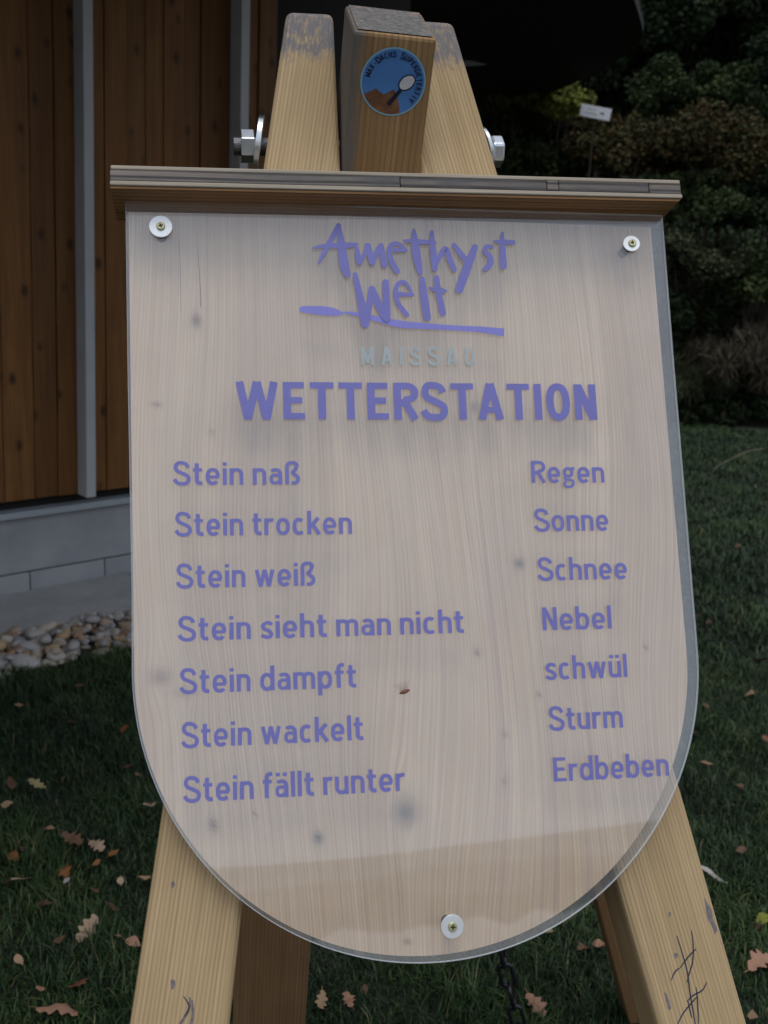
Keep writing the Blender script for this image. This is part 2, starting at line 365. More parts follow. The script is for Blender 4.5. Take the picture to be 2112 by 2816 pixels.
# ---- pebble strip
mat_peb, t, b = M('river_pebble', (.4, .38, .35), .75)
oi = nd(t, 'ShaderNodeObjectInfo'); v = nd(t, 'ShaderNodeTexCoord').outputs['Object']
c = ramp(t, oi.outputs['Random'], [(0, (.20, .20, .21)), (.2, (.40, .39, .37)), (.45, (.30, .30, .31)), (.62, (.46, .42, .36)), (.78, (.33, .25, .19)), (.9, (.42, .30, .17)), (1, (.24, .14, .10))])
nn_ = noise(t, v, 45, 4, .6); c = mix(t, c, ramp(t, nn_, [(.3, (.7, .68, .66)), (.7, (1.1, 1.1, 1.1))]), 1, 'MULTIPLY'); t.links.new(c, b.inputs['Base Color'])
mat_bed = simple('gravel_bed', (.02, .018, .015), (.05, .045, .04), 60, .95, .5)
bw = .36
bed = prism('pebble_strip', [(-2.6, dep), (2.3, dep), (2.3, dep+bw), (-2.6, dep+bw)], W0+Z*.008, WD, WN, Z, .01, mat_bed, None, bevel=0)
tag(bed, kind='structure')
pm = []
for k in range(7):
    bm = bmesh.new(); bmesh.ops.create_icosphere(bm, subdivisions=2, radius=1)
    rs = np.random.default_rng(k+50); dirs = rs.normal(size=(7, 3)); dirs /= np.linalg.norm(dirs, axis=1)[:, None]; cut = rs.uniform(.62, .95, 7)
    for vv in bm.verts:
        p = np.array(vv.co)
        for d_, c_ in zip(dirs, cut):
            q = p@d_
            if q > c_: p = p - d_*(q-c_)*.85
        vv.co = p
    me = bpy.data.meshes.new('pebble'); bm.to_mesh(me); bm.free(); me.materials.append(mat_peb); me.shade_smooth(); pm.append(me)
placed = []
def add_peb(s0, s1, n, rmin, rmax, zb):
    tries = 0; c = 0
    while c < n and tries < n*30:
        tries += 1; r = random.uniform(rmin, rmax)*random.uniform(.8, 1.25); s = random.uniform(s0, s1); q = random.uniform(dep+.015, dep+bw-.005)
        q += .03*math.sin(s*9)*(q > dep+bw*.7)
        if any((s-a)**2+(q-b)**2+(zb-zz)**2*2.5 < ((r+rr)*.70)**2 for a, b, rr, zz in placed if zz >= zb-.001): continue
        placed.append((s, q, r, zb)); c += 1
        p = W0 + WD*s + WN*q; o = bpy.data.objects.new('pebble', random.choice(pm)); COL.objects.link(o); o.parent = bed
        o.scale = (r*random.uniform(.9, 1.35), r*random.uniform(.75, 1.05), r*random.uniform(.5, .75)); o.rotation_euler = (random.uniform(-.5, .5), random.uniform(-.5, .5), random.uniform(0, 6.3))
        o.location = Vector((p.x, p.y, .012+zb+r*.35)) - wloc(bed)
add_peb(-.55, 1.0, 120, .022, .042, 0)
add_peb(-.5, 1.0, 95, .016, .034, .026)
add_peb(-.3, .9, 70, .010, .02, .03)
# finer fill
Vf = []; Ff = []
base = np.array([v.co[:] for v in pm[0].vertices]); bf = [tuple(p.vertices) for p in pm[0].polygons]
bm = bmesh.new(); bmesh.ops.create_icosphere(bm, subdivisions=1, radius=1); base = np.array([v.co[:] for v in bm.verts]); bf = [tuple(v.index for v in f.verts) for f in bm.faces]; bm.free()
for k in range(1500):
    r = random.uniform(.008, .022); s = random.uniform(-2.5, 2.25); q = random.uniform(dep+.01, dep+bw)
    p = W0+WD*s+WN*q; n0 = len(Vf); sc = np.array([r*1.2, r, r*.7])*rng.uniform(.7, 1.3, 3)
    Vf += [tuple(a) for a in base*sc+np.array([p.x, p.y, .012+r*.3])]; Ff += [tuple(n0+i for i in f) for f in bf]
tag(mesh('fine_pebbles', Vf, Ff, mat_peb, bed, smooth=True), kind='stuff')

# ================================================================== VEGETATION
def leafy_mat(name, cols, rough=.6):
    m, t, b = M(name, cols[0], .8, spec=.15)
    f = attr(t, 'rnd', 'Fac'); k = len(cols)
    t.links.new(ramp(t, f, [(i/(k-1), c) for i, c in enumerate(cols)]), b.inputs['Base Color']); return m
def fast_mesh(name, V, nper, faces_pattern, mat, parent, rnd, centre):
    """V (n,nper,3); same face pattern per element"""
    n = V.shape[0]; me = bpy.data.meshes.new(name); c = np.array(tuple(centre))
    me.vertices.add(n*nper); me.vertices.foreach_set('co', (V.reshape(-1, 3)-c).astype(np.float32).ravel())
    idx = []; starts = []; tot = 0; lens = [len(f) for f in faces_pattern]; L = sum(lens)
    pat = np.concatenate([np.array(f) for f in faces_pattern]); allidx = (np.arange(n)[:, None]*nper+pat[None, :]).ravel()
    st = np.cumsum([0]+lens[:-1]); allst = (np.arange(n)[:, None]*L+st[None, :]).ravel()
    me.loops.add(n*L); me.loops.foreach_set('vertex_index', allidx.astype(np.int32))
    me.polygons.add(n*len(lens)); me.polygons.foreach_set('loop_start', allst.astype(np.int32))
    me.polygons.foreach_set('loop_total', np.tile(lens, n).astype(np.int32))
    a = me.attributes.new('rnd', 'FLOAT', 'POINT'); a.data.foreach_set('value', np.repeat(rnd, nper).astype(np.float32))
    me.update(); me.validate(); return link(name, me, mat, parent, Vector(c))
def leaf_cloud(name, c, rad, n, size, mat, parent=None, clumps=40, spiky=0, seed=0, fill=.55):
    g = np.random.default_rng(seed+100)
    d = g.normal(size=(clumps, 3)); d /= np.linalg.norm(d, axis=1)[:, None]; d[:, 2] = np.abs(d[:, 2])*1.0-.25*g.random(clumps)
    cc = d*np.array(rad)*(g.uniform(.45, 1.0, clumps)[:, None]); crs = g.uniform(.16, .34, clumps)*min(rad)*1.3
    k = g.integers(0, clumps, n); off = g.normal(size=(n, 3)); off /= np.linalg.norm(off, axis=1)[:, None]
    P = cc[k] + off*(crs[k]*g.uniform(.3, 1.15, n)**.6)[:, None]*np.array([1, 1, .8])
    P = P + np.array(tuple(c)); P[:, 2] = np.maximum(P[:, 2], c[2]-rad[2]*.55)
    a = g.normal(size=(n, 3)); a[:, 2] = a[:, 2]*.6 + (1.6 if spiky else -.1); a /= np.linalg.norm(a, axis=1)[:, None]
    b = np.cross(a, g.normal(size=(n, 3))); b /= np.linalg.norm(b, axis=1)[:, None]
    s = size*g.uniform(.6, 1.4, n)[:, None]; wd = s*(.12 if spiky else .42); ln = s*(3.0 if spiky else 1)
    V = np.stack([P-a*ln*.5, P+b*wd-a*ln*.05, P+a*ln*.5, P-b*wd+a*ln*.02], 1)
    rn = np.clip(g.random(n)*.55 + g.random(clumps)[k]*.45, 0, 1)
    return fast_mesh(name, V, 4, [(0, 1, 2, 3)], mat, parent, rn, c)
def stems(parent, base, top, spread, mat, name='stem', r=.02, n=4, seed=0):
    g = random.Random(seed); V = []; F = []
    for i in range(n):
        a = g.uniform(0, 6.28); tip = Vector(top)+Vector((math.cos(a), math.sin(a), g.uniform(-.2, .3)))*spread
        pts = [Vector(base)+Vector((math.cos(a), math.sin(a), 0))*r*1.2, Vector(base).lerp(tip, .5)+Vector((g.uniform(-1, 1), g.uniform(-1, 1), 0))*spread*.15, tip]
        for j, p in enumerate(pts):
            rr = r*(1, .6, .15)[j]
            for q in range(6): V.append(p+Vector((math.cos(q*1.047), math.sin(q*1.047), 0))*rr)
        b = len(V)-18
        for j in range(2):
            for q in range(6): F.append((b+j*6+q, b+j*6+(q+1) % 6, b+j*6+6+(q+1) % 6, b+j*6+6+q))
    return mesh(name, V, F, mat, parent)
mat_bark = simple('bark', (.03, .024, .018), (.07, .055, .04), 20, .9, .5)
G_dark = leafy_mat('evergreen_leaves', [(.006, .012, .005), (.013, .024, .009), (.024, .039, .015)])
G_mid = leafy_mat('bush_leaves', [(.013, .022, .008), (.031, .048, .016), (.062, .082, .030)])
G_yel = leafy_mat('yellowing_leaves', [(.04, .055, .012), (.12, .14, .03), (.25, .24, .05)])
G_red = leafy_mat('autumn_leaves', [(.024, .018, .008), (.028, .038, .013), (.060, .036, .015), (.045, .055, .018), (.10, .052, .025)])
G_dry = leafy_mat('dry_grass_blades', [(.018, .016, .010), (.05, .044, .030), (.10, .086, .06)])
G_grn = leafy_mat('grey_green_leaves', [(.018, .026, .012), (.044, .056, .027), (.088, .102, .060)])
def sz(x, y): return float(slope_z(np.array(x), np.array(y)))
def plant(name, cat, label, px, py, dist, rx, rz, n, size, mat, group='shrubs and trees on the dark slope', clumps=45, spiky=0, seed=0, trunk=0):
    r = ray(px, py); p = EYE + r*(dist/r.y); g = max(0, sz(p.x, p.y))
    base = Vector((p.x, p.y, min(g, p.z-.3*rz)-.05)); e = empty(name, base, label=label, cat=cat, group=group)
    leaf_cloud('crown' if trunk else 'foliage', (p.x, p.y, p.z), (rx, rx*.8, rz), int(n*1.6), size*.75, mat, e, clumps, spiky, seed)
    stems(e, base, p, rx*.5, mat_bark, 'trunk' if trunk else 'stem', .10 if trunk else .03, 3 if trunk else 5, seed)
PL = [
 ('shrub', 'shrub', 'yellow green shrub just under the black roof edge', 1490, 300, 12.6, .72, .42, 6500, .07, G_yel, 0, 0),
 ('shrub', 'shrub', 'dull yellow green shrub behind the right bolt nut', 1400, 350, 13.0, .55, .42, 3500, .06, G_grn, 0, 0),
 ('shrub', 'shrub', 'low dark shrub above the right half of the cap board', 1520, 470, 12.5, .8, .42, 5200, .06, G_mid, 0, 0),
 ('shrub', 'shrub', 'russet shrub left of the round red and green bush', 1690, 440, 12.2, .75, .36, 5200, .06, G_red, 0, 0),
 ('round_bush', 'bush', 'rounded reddish green bush right of the small white sign', 1935, 455, 11.9, .92, .60, 12000, .055, G_red, 0, 0),
 ('shrub', 'shrub', 'dark green shrub spilling down right of the cap board end', 1930, 590, 11.6, .85, .42, 7000, .055, G_mid, 0, 0),
 ('shrub', 'shrub', 'dark green shrub at the right picture edge below the round bush', 2120, 600, 11.4, .6, .5, 5200, .055, G_dark, 0, 0),
 ('shrub', 'shrub', 'grey green shrub beside the upper right corner of the acrylic', 1900, 740, 11.2, .75, .40, 6500, .05, G_grn, 0, 0),
 ('shrub', 'shrub', 'mid green shrub at the right picture edge above the dry grass', 2080, 800, 11.1, .7, .42, 6000, .055, G_mid, 0, 0),
 ('shrub', 'shrub', 'dark shrub beside the upper part of the acrylic edge strip', 1850, 880, 11.0, .55, .35, 4200, .05, G_dark, 0, 0),
 ('ornamental_grass', 'grass tuft', 'dry brown ornamental grass drooping over the far lawn edge', 2060, 1010, 10.7, .75, .36, 7000, .09, G_dry, 1, 0),
 ('ornamental_grass', 'grass tuft', 'grey green grass tuft at the lawn edge next to the acrylic', 1880, 1060, 10.6, .55, .28, 4200, .08, G_grn, 1, 0),
 ('shrub', 'shrub', 'low dark shrub rooted at the far lawn edge at right', 2120, 1110, 10.5, .6, .20, 3600, .05, G_dark, 0, 0),
 ('shrub', 'shrub', 'low dark shrub at the lawn edge close behind the acrylic strip', 1900, 1140, 10.45, .6, .16, 3600, .05, G_dark, 0, 0),
 ('tree', 'tree', 'dark evergreen tree filling the upper right corner', 1960, 110, 16.5, 1.6, 1.5, 15000, .10, G_dark, 0, 1),
 ('tree', 'tree', 'dark tree rising right behind the rounded roof end', 1720, 240, 17.0, 1.3, .95, 11000, .09, G_dark, 0, 1),
 ('tree', 'tree', 'mid green tree above the round red and green bush', 1930, 290, 14.2, 1.0, .55, 9000, .075, G_mid, 0, 1),
 ('tree', 'tree', 'dark tree at the right picture edge level with the white sign', 2130, 300, 14.6, .9, .9, 8500, .08, G_dark, 0, 1),
 ('tree', 'tree', 'tall dark tree at the far back of the slope', 1830, 20, 22, 3.0, 2.6, 12000, .16, G_dark, 0, 1),
 ('tree', 'tree', 'dark tree behind the yellow green shrub and under the roof edge', 1420, 180, 20, 2.0, 1.2, 9000, .12, G_dark, 0, 1),
 ('tree', 'tree', 'tall dark tree cut by the right picture edge at the top', 2190, 60, 18, 1.6, 2.0, 9000, .13, G_dark, 0, 1),
 ('shrub', 'shrub', 'dark shrub glimpsed low between roof end and cap board', 1430, 430, 13.5, .7, .40, 4200, .06, G_dark, 0, 0),
 ('shrub', 'shrub', 'brownish shrub around the small white arrow sign', 1620, 380, 13.4, .9, .34, 6000, .06, G_red, 0, 0),
]
for i, (nm, cat, lab, px, py, dist, rx, rz, n, size, mat, sp, tk) in enumerate(PL):
    plant(nm, cat, lab, px, py, dist, rx, rz, n, size, mat, spiky=sp, seed=i, trunk=tk)
# ground cover over the slope, nobody could count it
g = np.random.default_rng(5); n = 150000
X = g.uniform(-4, 14, n); Y = 10.3 + g.random(n)**1.4*16; Zs = slope_z(X, Y) + np.abs(g.normal(0, .12, n))*(1+.6*lump(X, Y, 1.1, 4)) + .05
P = np.stack([X, Y, Zs], 1); a = g.normal(size=(n, 3)); a /= np.linalg.norm(a, axis=1)[:, None]
b = np.cross(a, g.normal(size=(n, 3))); b /= np.linalg.norm(b, axis=1)[:, None]; s = (.035*g.uniform(.6, 1.6, n)*(1+(Y-10)*.06))[:, None]
mat_cover = leafy_mat('ivy_leaves', [(.008, .014, .007), (.018, .034, .014), (.035, .055, .026), (.045, .035, .02)])
o = fast_mesh('ground_cover', np.stack([P-a*s, P+b*s*.6, P+a*s, P-b*s*.6], 1), 4, [(0, 1, 2, 3)], mat_cover, None, np.clip(.5+.3*lump(X, Y, .8, 9)+g.normal(0, .2, n), 0, 1), (0, 0, 0))
tag(o, kind='stuff', label='dark ivy like ground cover on the wooded slope', cat='ground cover')

# ---- grass blades
def grass(name, d0, d1, dens, h, wd, seed, lab):
    g = np.random.default_rng(seed); area = (d1**2-d0**2)/2*1.0; n = int(area*dens)
    d = np.sqrt(g.uniform(d0**2, d1**2, n)); az = g.uniform(-.5, .5, n); X = d*np.sin(az); Y = d*np.cos(az)
    q = (X-W0.x)*WN.x+(Y-W0.y)*WN.y; sdist = q-(dep+bw) - .02*np.sin(((X-W0.x)*WD.x+(Y-W0.y)*WD.y)*11)
    al = (X-W0.x)*WD.x+(Y-W0.y)*WD.y; ok = ((sdist > -.02) | (al > 2.32)) & (Y < 10.5); X, Y, d = X[ok], Y[ok], d[ok]; n = len(X)
    cl = .8+.25*lump(X, Y, 7, 2)+.15*lump(X, Y, 19, 6)*.7
    H = h*g.uniform(.45, 1.25, n)*cl; th = g.uniform(0, 2*np.pi, n); lean = g.uniform(.1, 1.3, n)*H
    bx, by = np.cos(th), np.sin(th); w2 = wd*g.uniform(.7, 1.3, n)*.5; sxv, syv = -by*w2, bx*w2
    z0 = np.zeros(n)
    v0 = np.stack([X-sxv, Y-syv, z0], 1); v1 = np.stack([X+sxv, Y+syv, z0], 1)
    mxx, myy = X+bx*lean*.35, Y+by*lean*.35
    v2 = np.stack([mxx+sxv*.8, myy+syv*.8, H*.6], 1); v3 = np.stack([mxx-sxv*.8, myy-syv*.8, H*.6], 1)
    v4 = np.stack([X+bx*lean, Y+by*lean, H*(1-.25*(lean/H)/1.3)], 1)
    rn = np.clip(.42+.13*lump(X, Y, 3.1, 5)+.12*lump(X, Y, 11, 3)+g.normal(0, .17, n), 0, .93); rn[g.random(n) < .02] = 1
    o = fast_mesh(name, np.stack([v0, v1, v2, v3, v4], 1), 5, [(0, 1, 2, 3), (3, 2, 4)], mat_blade, None, rn, (0, 0, 0))
    tag(o, label=lab, cat='grass', kind='stuff')
mat_blade, t, b = M('grass_blade', (.02, .045, .012), .55, spec=.35)
t.links.new(ramp(t, attr(t, 'rnd', 'Fac'), [(0, (.006, .015, .005)), (.35, (.013, .036, .010)), (.6, (.031, .068, .017)), (.9, (.070, .108, .030)), (.95, (.15, .14, .06))]), b.inputs['Base Color'])
grass('grass', 1.5, 4.2, 21000, .048, .0028, 1, 'dark green lawn grass round the stand')
grass('grass', 4.2, 10.6, 4600, .052, .0062, 2, 'dark green lawn grass running back to the slope')

# ================================================================== SIGN STAND
stand = empty('sign_stand', Vector((.0, 1.35, 0)), label='wooden A frame stand carrying a purple lettered acrylic notice panel', cat='notice stand')
WL = -.053          # plane of the front faces of the two front legs
def px_uv(px, py, w): return inv(px, py, w)
# -- front legs (outlines run down to the lawn)
LT = .070
def leg_poly(side):
    if side < 0:
        return [(-.1401, .4449), (-.1715, .241), (-.2885, -.4708), (-.3217, -.6804), (-.466, -1.585), (-.358, -1.600), (-.2222, -.689), (-.2077, -.5751), (-.081, .20), (-.0805, .2437), (-.0835, .4461)]
    return [(.0648, .4452), (.1118, .2458), (.286, -.4963), (.3393, -.7375), (.530, -1.60), (.428, -1.60), (.2348, -.7285), (.2022, -.5843), (.020, .10), (.013, .2437), (.012, .4452)]
pl = leg_poly(-1)
legL = prism('leg', pl, O+N*WL, D, U, N, LT, mat_leg, stand, slope=.157, bevel=.008, seg=3)
tag(legL, 'pale front leg of the stand seen left of the panel foot')
legR = prism('leg', leg_poly(1), O+N*WL, D, U, N, LT, mat_leg, stand, slope=-.235, goff=(.31, .2, 0), bevel=.008, seg=3)
tag(legR, 'pale front leg of the stand with ink scribbles')
# -- centre post that leans towards the viewer
be = R(24); PB = Z*math.cos(be) - BACK*math.sin(be); PNn = -(DH.cross(PB)); PNn = PNn if PNn.y < 0 else -PNn
P0 = on_plane(935, 465, O+N*(WL+.0), N)
post = prism('centre_post', [(.0015, -.62), (.0955, -.62), (.0955, .151), (.0035, .153)], P0, DH, PB, PNn, .112, mat_block, stand, bevel=.004)
vs = [(.0035+.001, .1535), (.0945, .1515)]
V = []; gg = []
for a, hh in ((.0075, .1537), (.0915, .1517)):
    for dd in (-.004, -.108): V.append(P0+DH*a+PB*(hh+.0006)+PNn*dd); gg.append((a, dd, hh))
mesh('end_grain', [V[0], V[2], V[3], V[1]], [(0, 1, 2, 3)], mat_endgrain, post, g=[gg[0], gg[2], gg[3], gg[1]])
# -- rear legs
br = R(13); PR = Z*math.cos(br) - BACK*math.sin(br); PRn = -(DH.cross(PR)); PRn = PRn if PRn.y < 0 else -PRn
Q0 = P0 - BACK*-.05
def rp(px, py, off=-.03):
    q = on_plane(px, py, Q0+PRn*off, PRn)-Q0-PRn*off; return q.dot(DH), q.dot(PR)
a0, b0 = rp(855, 2590); a1, b1 = rp(840, 2816); c0, d0 = rp(1645, 2496); c1, d1 = rp(1731, 2816)
def ext(a0, b0, a1, b1, b): return a0+(a1-a0)*(b-b0)/(b1-b0)
btm = -(Q0.z)/PR.z*1.0 + .02
for (sg, (A0, B0, A1, B1)) in ((-1, (a0, b0, a1, b1)), (1, (c0, d0, c1, d1))):
    tp = -.42
    poly = [(ext(A0, B0, A1, B1, tp), tp), (ext(A0, B0, A1, B1, btm), btm), (ext(A0, B0, A1, B1, btm)+sg*.14, btm), (ext(A0, B0, A1, B1, tp)+sg*.14, tp)]
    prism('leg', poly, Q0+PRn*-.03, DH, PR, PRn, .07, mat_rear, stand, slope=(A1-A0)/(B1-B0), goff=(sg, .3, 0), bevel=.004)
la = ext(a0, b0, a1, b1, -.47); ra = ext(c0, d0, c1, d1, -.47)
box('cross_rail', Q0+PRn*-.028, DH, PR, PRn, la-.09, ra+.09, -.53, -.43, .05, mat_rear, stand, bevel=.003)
# -- threaded bar, washers, nuts
au, av = inv(672, 402, WL-.035); bu, bv = inv(1368, 417, WL-.035)
bolt = None
ax = D
PL_ = B(au, av, WL-.035); PR_ = B(bu, bv, WL-.035); ax = (PR_-PL_).normalized()
def at_u(px, py): u_, v_ = inv(px, py, WL-.035); return B(u_, v_, WL-.035)
rod0 = PL_-ax*.017
rod = cyl('threaded_bar', PL_-ax*.0128, ax, .0108, (PR_-PL_).length+.014, mat_thread, stand, 20)
tilt = .03
nL = cyl('nut', PL_-ax*.0045, ax, .0195, .0165, mat_zinc, stand, 6, ref=N, bevel=.0012, smooth=False)
wL = cyl('washer', at_u(704, 402)-ax*.001, (ax+U*-.16).normalized(), .036, .007, mat_zinc, stand, 36, bevel=.0008)
nR = cyl('nut', at_u(1346, 417), ax, .0200, .0155, mat_zinc, stand, 6, ref=N, bevel=.003, smooth=False)
wR = cyl('washer', at_u(1330, 417)-ax*.002, (ax+U*.24).normalized(), .029, .005, mat_zinc, stand, 36, bevel=.0008)

# -- wooden board behind the acrylic
CX, CYV, RAD = -.0125, -.330, .303
def outline_l(v): return -.3225+(.171-v)*.0165 if v > CYV else None
def outline_r(v): return .2905
def half_outline(n=64):
    """bottom curve points from left to right"""
    pts = []
    for i in range(n+1):
        a = math.pi + math.pi*i/n; pts.append((CX+RAD*math.cos(a), CYV+RAD*math.sin(a)*1.0))
    return pts
NS, W1 = 150, -.028
rows = [.1735-(i/120)*(.1735-CYV) for i in range(121)]
rowsb = [CYV-RAD*math.sin(R(90)*i/90) for i in range(1, 90)]
def lr(v):
    if v >= CYV:
        f = (v-CYV)/(.171-CYV); return -.3155-.0065*f, .2905-.002*f
    c = math.sqrt(max(0, RAD**2-(v-CYV)**2)); return CX-c, CX+c
rows_all = rows+rowsb
knots = []   # (u, v, ru, rv, strength, tint)
for px, py, rx, ry, st, ti in ((540, 882, 13, 20, .75, 0), (1428, 1550, 15, 16, .75, 1), (1312, 1795, 9, 10, .6, 0), (1480, 1912, 6, 7, .8, 0), (1388, 2017, 8, 8, .6, 0),
        (1388, 2147, 7, 8, .55, 0), (1776, 1780, 6, 7, .7, 0), (440, 1862, 30, 20, .5, 0), (505, 1905, 34, 14, .3, 0), (587, 2268, 10, 18, .8, 0), (875, 2305, 13, 14, .85, 1),
        (1117, 2233, 34, 35, .62, 1), (645, 915, 4, 4, .7, 0), (430, 1114, 12, 4, .75, 0), (582, 1190, 7, 8, .45, 0), (1305, 1120, 14, 18, .5, 1), (1040, 1000, 22, 40, .3, 1), (1730, 1180, 10, 60, .25, 0),
        (1120, 2590, 10, 8, .5, 0), (700, 2240, 5, 5, .5, 0)):
    u_, v_ = inv(px, py, W1); knots.append((u_, v_, rx*.0004, ry*.0004, st, ti))
V = []; g_ = []; kn = []; kt = []
for v in rows_all:
    l, r = lr(v)
    for i in range(NS+1):
        u = l+(r-l)*i/NS; V.append(B(u, v, W1))
        du = 0.0; kk = 0; tt = 0
        for ku, kv, ru, rv, st, ti in knots:
            x_, y_ = (u-ku), (v-kv); q = (x_/ru)**2+(y_/rv)**2
            if q < 150:
                du += -ru*1.5*math.copysign(1, x_)*math.exp(-abs(x_)/(ru*1.3))*.6*math.exp(-(y_/(rv*4.0))**2)*min(1, abs(x_)/ru*1.5)
                if q < 8:
                    e = st*(.55*math.exp(-q**2*.5)+.45*math.exp(-(q*3.2)**2)) + .22*st*math.exp(-((x_/ru/1.6)**2+(y_/rv/2.3)**2))
                    if e > kk: kk = e; tt = ti
        du += .010*math.sin(v*6.3+u*5)*math.sin(u*13+1)+.006*math.sin(v*11+2+u*17)
        g_.append((u+du, 0, v)); kn.append(kk); kt.append(tt)
nr = len(rows_all); F = []
for j in range(nr-1):
    for i in range(NS):
        a = j*(NS+1)+i; F.append((a, a+1, a+NS+2, a+NS+1))
nb = len(V)
ring = [j*(NS+1) for j in range(nr)] + [(nr-1)*(NS+1)+i for i in range(1, NS)] + [j*(NS+1)+NS for j in range(nr-1, -1, -1)] + [i for i in range(NS-1, 0, -1)]
for i in ring:
    V.append(V[i]-N*.022); g_.append((g_[i][0], -.022, g_[i][2])); kn.append(0); kt.append(0)
m_ = len(ring); F += [(ring[i], ring[(i+1) % m_], nb+(i+1) % m_, nb+i) for i in range(m_)] + [tuple(range(nb, nb+m_))]
mat_board, t_, b_, c_, v_ = wood('whitewashed_pine', (.70, .50, .325), (.79, .59, .40), (.53, .345, .20), 300, lines=.34, wf=.25)
# plank-wide tone steps of the solid wood panel
sx = nd(t_, 'ShaderNodeSeparateXYZ'); t_.links.new(v_, sx.inputs[0])
fl = nd(t_, 'ShaderNodeMath', operation='SNAP'); t_.links.new(sx.outputs[0], fl.inputs[0]); fl.inputs[1].default_value = .104
wn = nd(t_, 'ShaderNodeTexWhiteNoise', noise_dimensions='1D'); t_.links.new(fl.outputs[0], wn.inputs[1])
cc = mix(t_, c_, ramp(t_, wn.outputs[0], [(0, (.91, .89, .88)), (1, (1.05, 1.05, 1.04))]), 1, 'MULTIPLY')
kf = attr(t_, 'knot', 'Fac'); tint = attr(t_, 'knot_tint', 'Fac')
kc = mix(t_, (.12, .05, .032), (.055, .05, .055), tint)
cc = mix(t_, cc, kc, kf)
# long resin streaks and drips below the cap
st = noise(t_, vscale(t_, v_, (95, 1, 1.1)), 1, 3, .6); cc = mix(t_, cc, (.46, .29, .22), ramp(t_, st, [(.56, (0, 0, 0)), (.70, (.6, .6, .6))]))
t_.links.new(cc, b_.inputs['Base Color'])
board = mesh('board', V, F, mat_board, stand, g=g_)
a = board.data.attributes.new('knot', 'FLOAT', 'POINT'); a.data.foreach_set('value', np.array(kn, np.float32))
a = board.data.attributes.new('knot_tint', 'FLOAT', 'POINT'); a.data.foreach_set('value', np.array(kt, np.float32))
tag(board, 'pale pine board with a round foot behind the acrylic')
# resin cracks running down from the cap
def strip3(name, pts, wds, mat, parent, w, closed=False):
    P_ = [B(a, b, w) for a, b in pts]; V = []; F = []
    for i, (a, b) in enumerate(pts):
        p0 = pts[max(0, i-1)]; p1 = pts[min(len(pts)-1, i+1)]; tx, ty = p1[0]-p0[0], p1[1]-p0[1]; l = math.hypot(tx, ty) or 1
        nx, ny = -ty/l, tx/l; h = wds[i]/2; V += [B(a+nx*h, b+ny*h, w), B(a-nx*h, b-ny*h, w)]
    F = [(2*i, 2*i+1, 2*i+3, 2*i+2) for i in range(len(pts)-1)]
    return mesh(name, V, F, mat, parent)
mat_crack = simple('resin_crack', (.20, .15, .15), (.28, .21, .19), 60, .8)
strip3('crack', [inv(543, 640, W1), inv(546, 720, W1), inv(551, 800, W1), inv(552, 845, W1)], [.0005, .0009, .0011, .0015], mat_crack, board, W1+.0004)
strip3('crack', [inv(494, 660, W1), inv(496, 740, W1), inv(497, 860, W1)], [.0004, .0008, .0004], mat_crack, board, W1+.0004)

# -- acrylic sheet
def sheet_ring():
    L = [(-.3225, .1695), (-.3190, -.02), (-.3155, CYV)]
    out_ = [(-.3225, .1715)] + L[1:]
    out_ = [(-.3230, .1712), (-.3202, -.02), (-.3158, -.25)] + half_outline(96) + [(.2905, -.25), (.2905, 0), (.2913, .1765)]
    return out_
rg = sheet_ring(); k = len(rg)
V = [B(a, b, 0) for a, b in rg]+[B(a, b, -.004) for a, b in rg]
glass = mesh('acrylic_panel', V, [tuple(range(k)), tuple(range(2*k-1, k-1, -1))], mat_glass, stand)
tag(glass, 'clear acrylic sheet printed with violet lettering')
# cut edge, with small polished arrises
V = [B(a, b, z) for z in (.0, -.0006, -.0034, -.004) for a, b in rg]
V2 = []
cen = (CX, -.2)
for z, ins in ((.0, .0005), (-.0006, 0), (-.0034, 0), (-.004, .0005)):
    for a, b in rg:
        dx, dy = a-cen[0], b-cen[1]; l = math.hypot(dx, dy); V2.append(B(a+(0.0004-ins)*dx/l, b+(0.0004-ins)*dy/l, z))
F = [(j*k+i, j*k+(i+1) % k, (j+1)*k+(i+1) % k, (j+1)*k+i) for j in range(3) for i in range(k)]
mesh('cut_edge', V2, F, mat_gedge, glass)

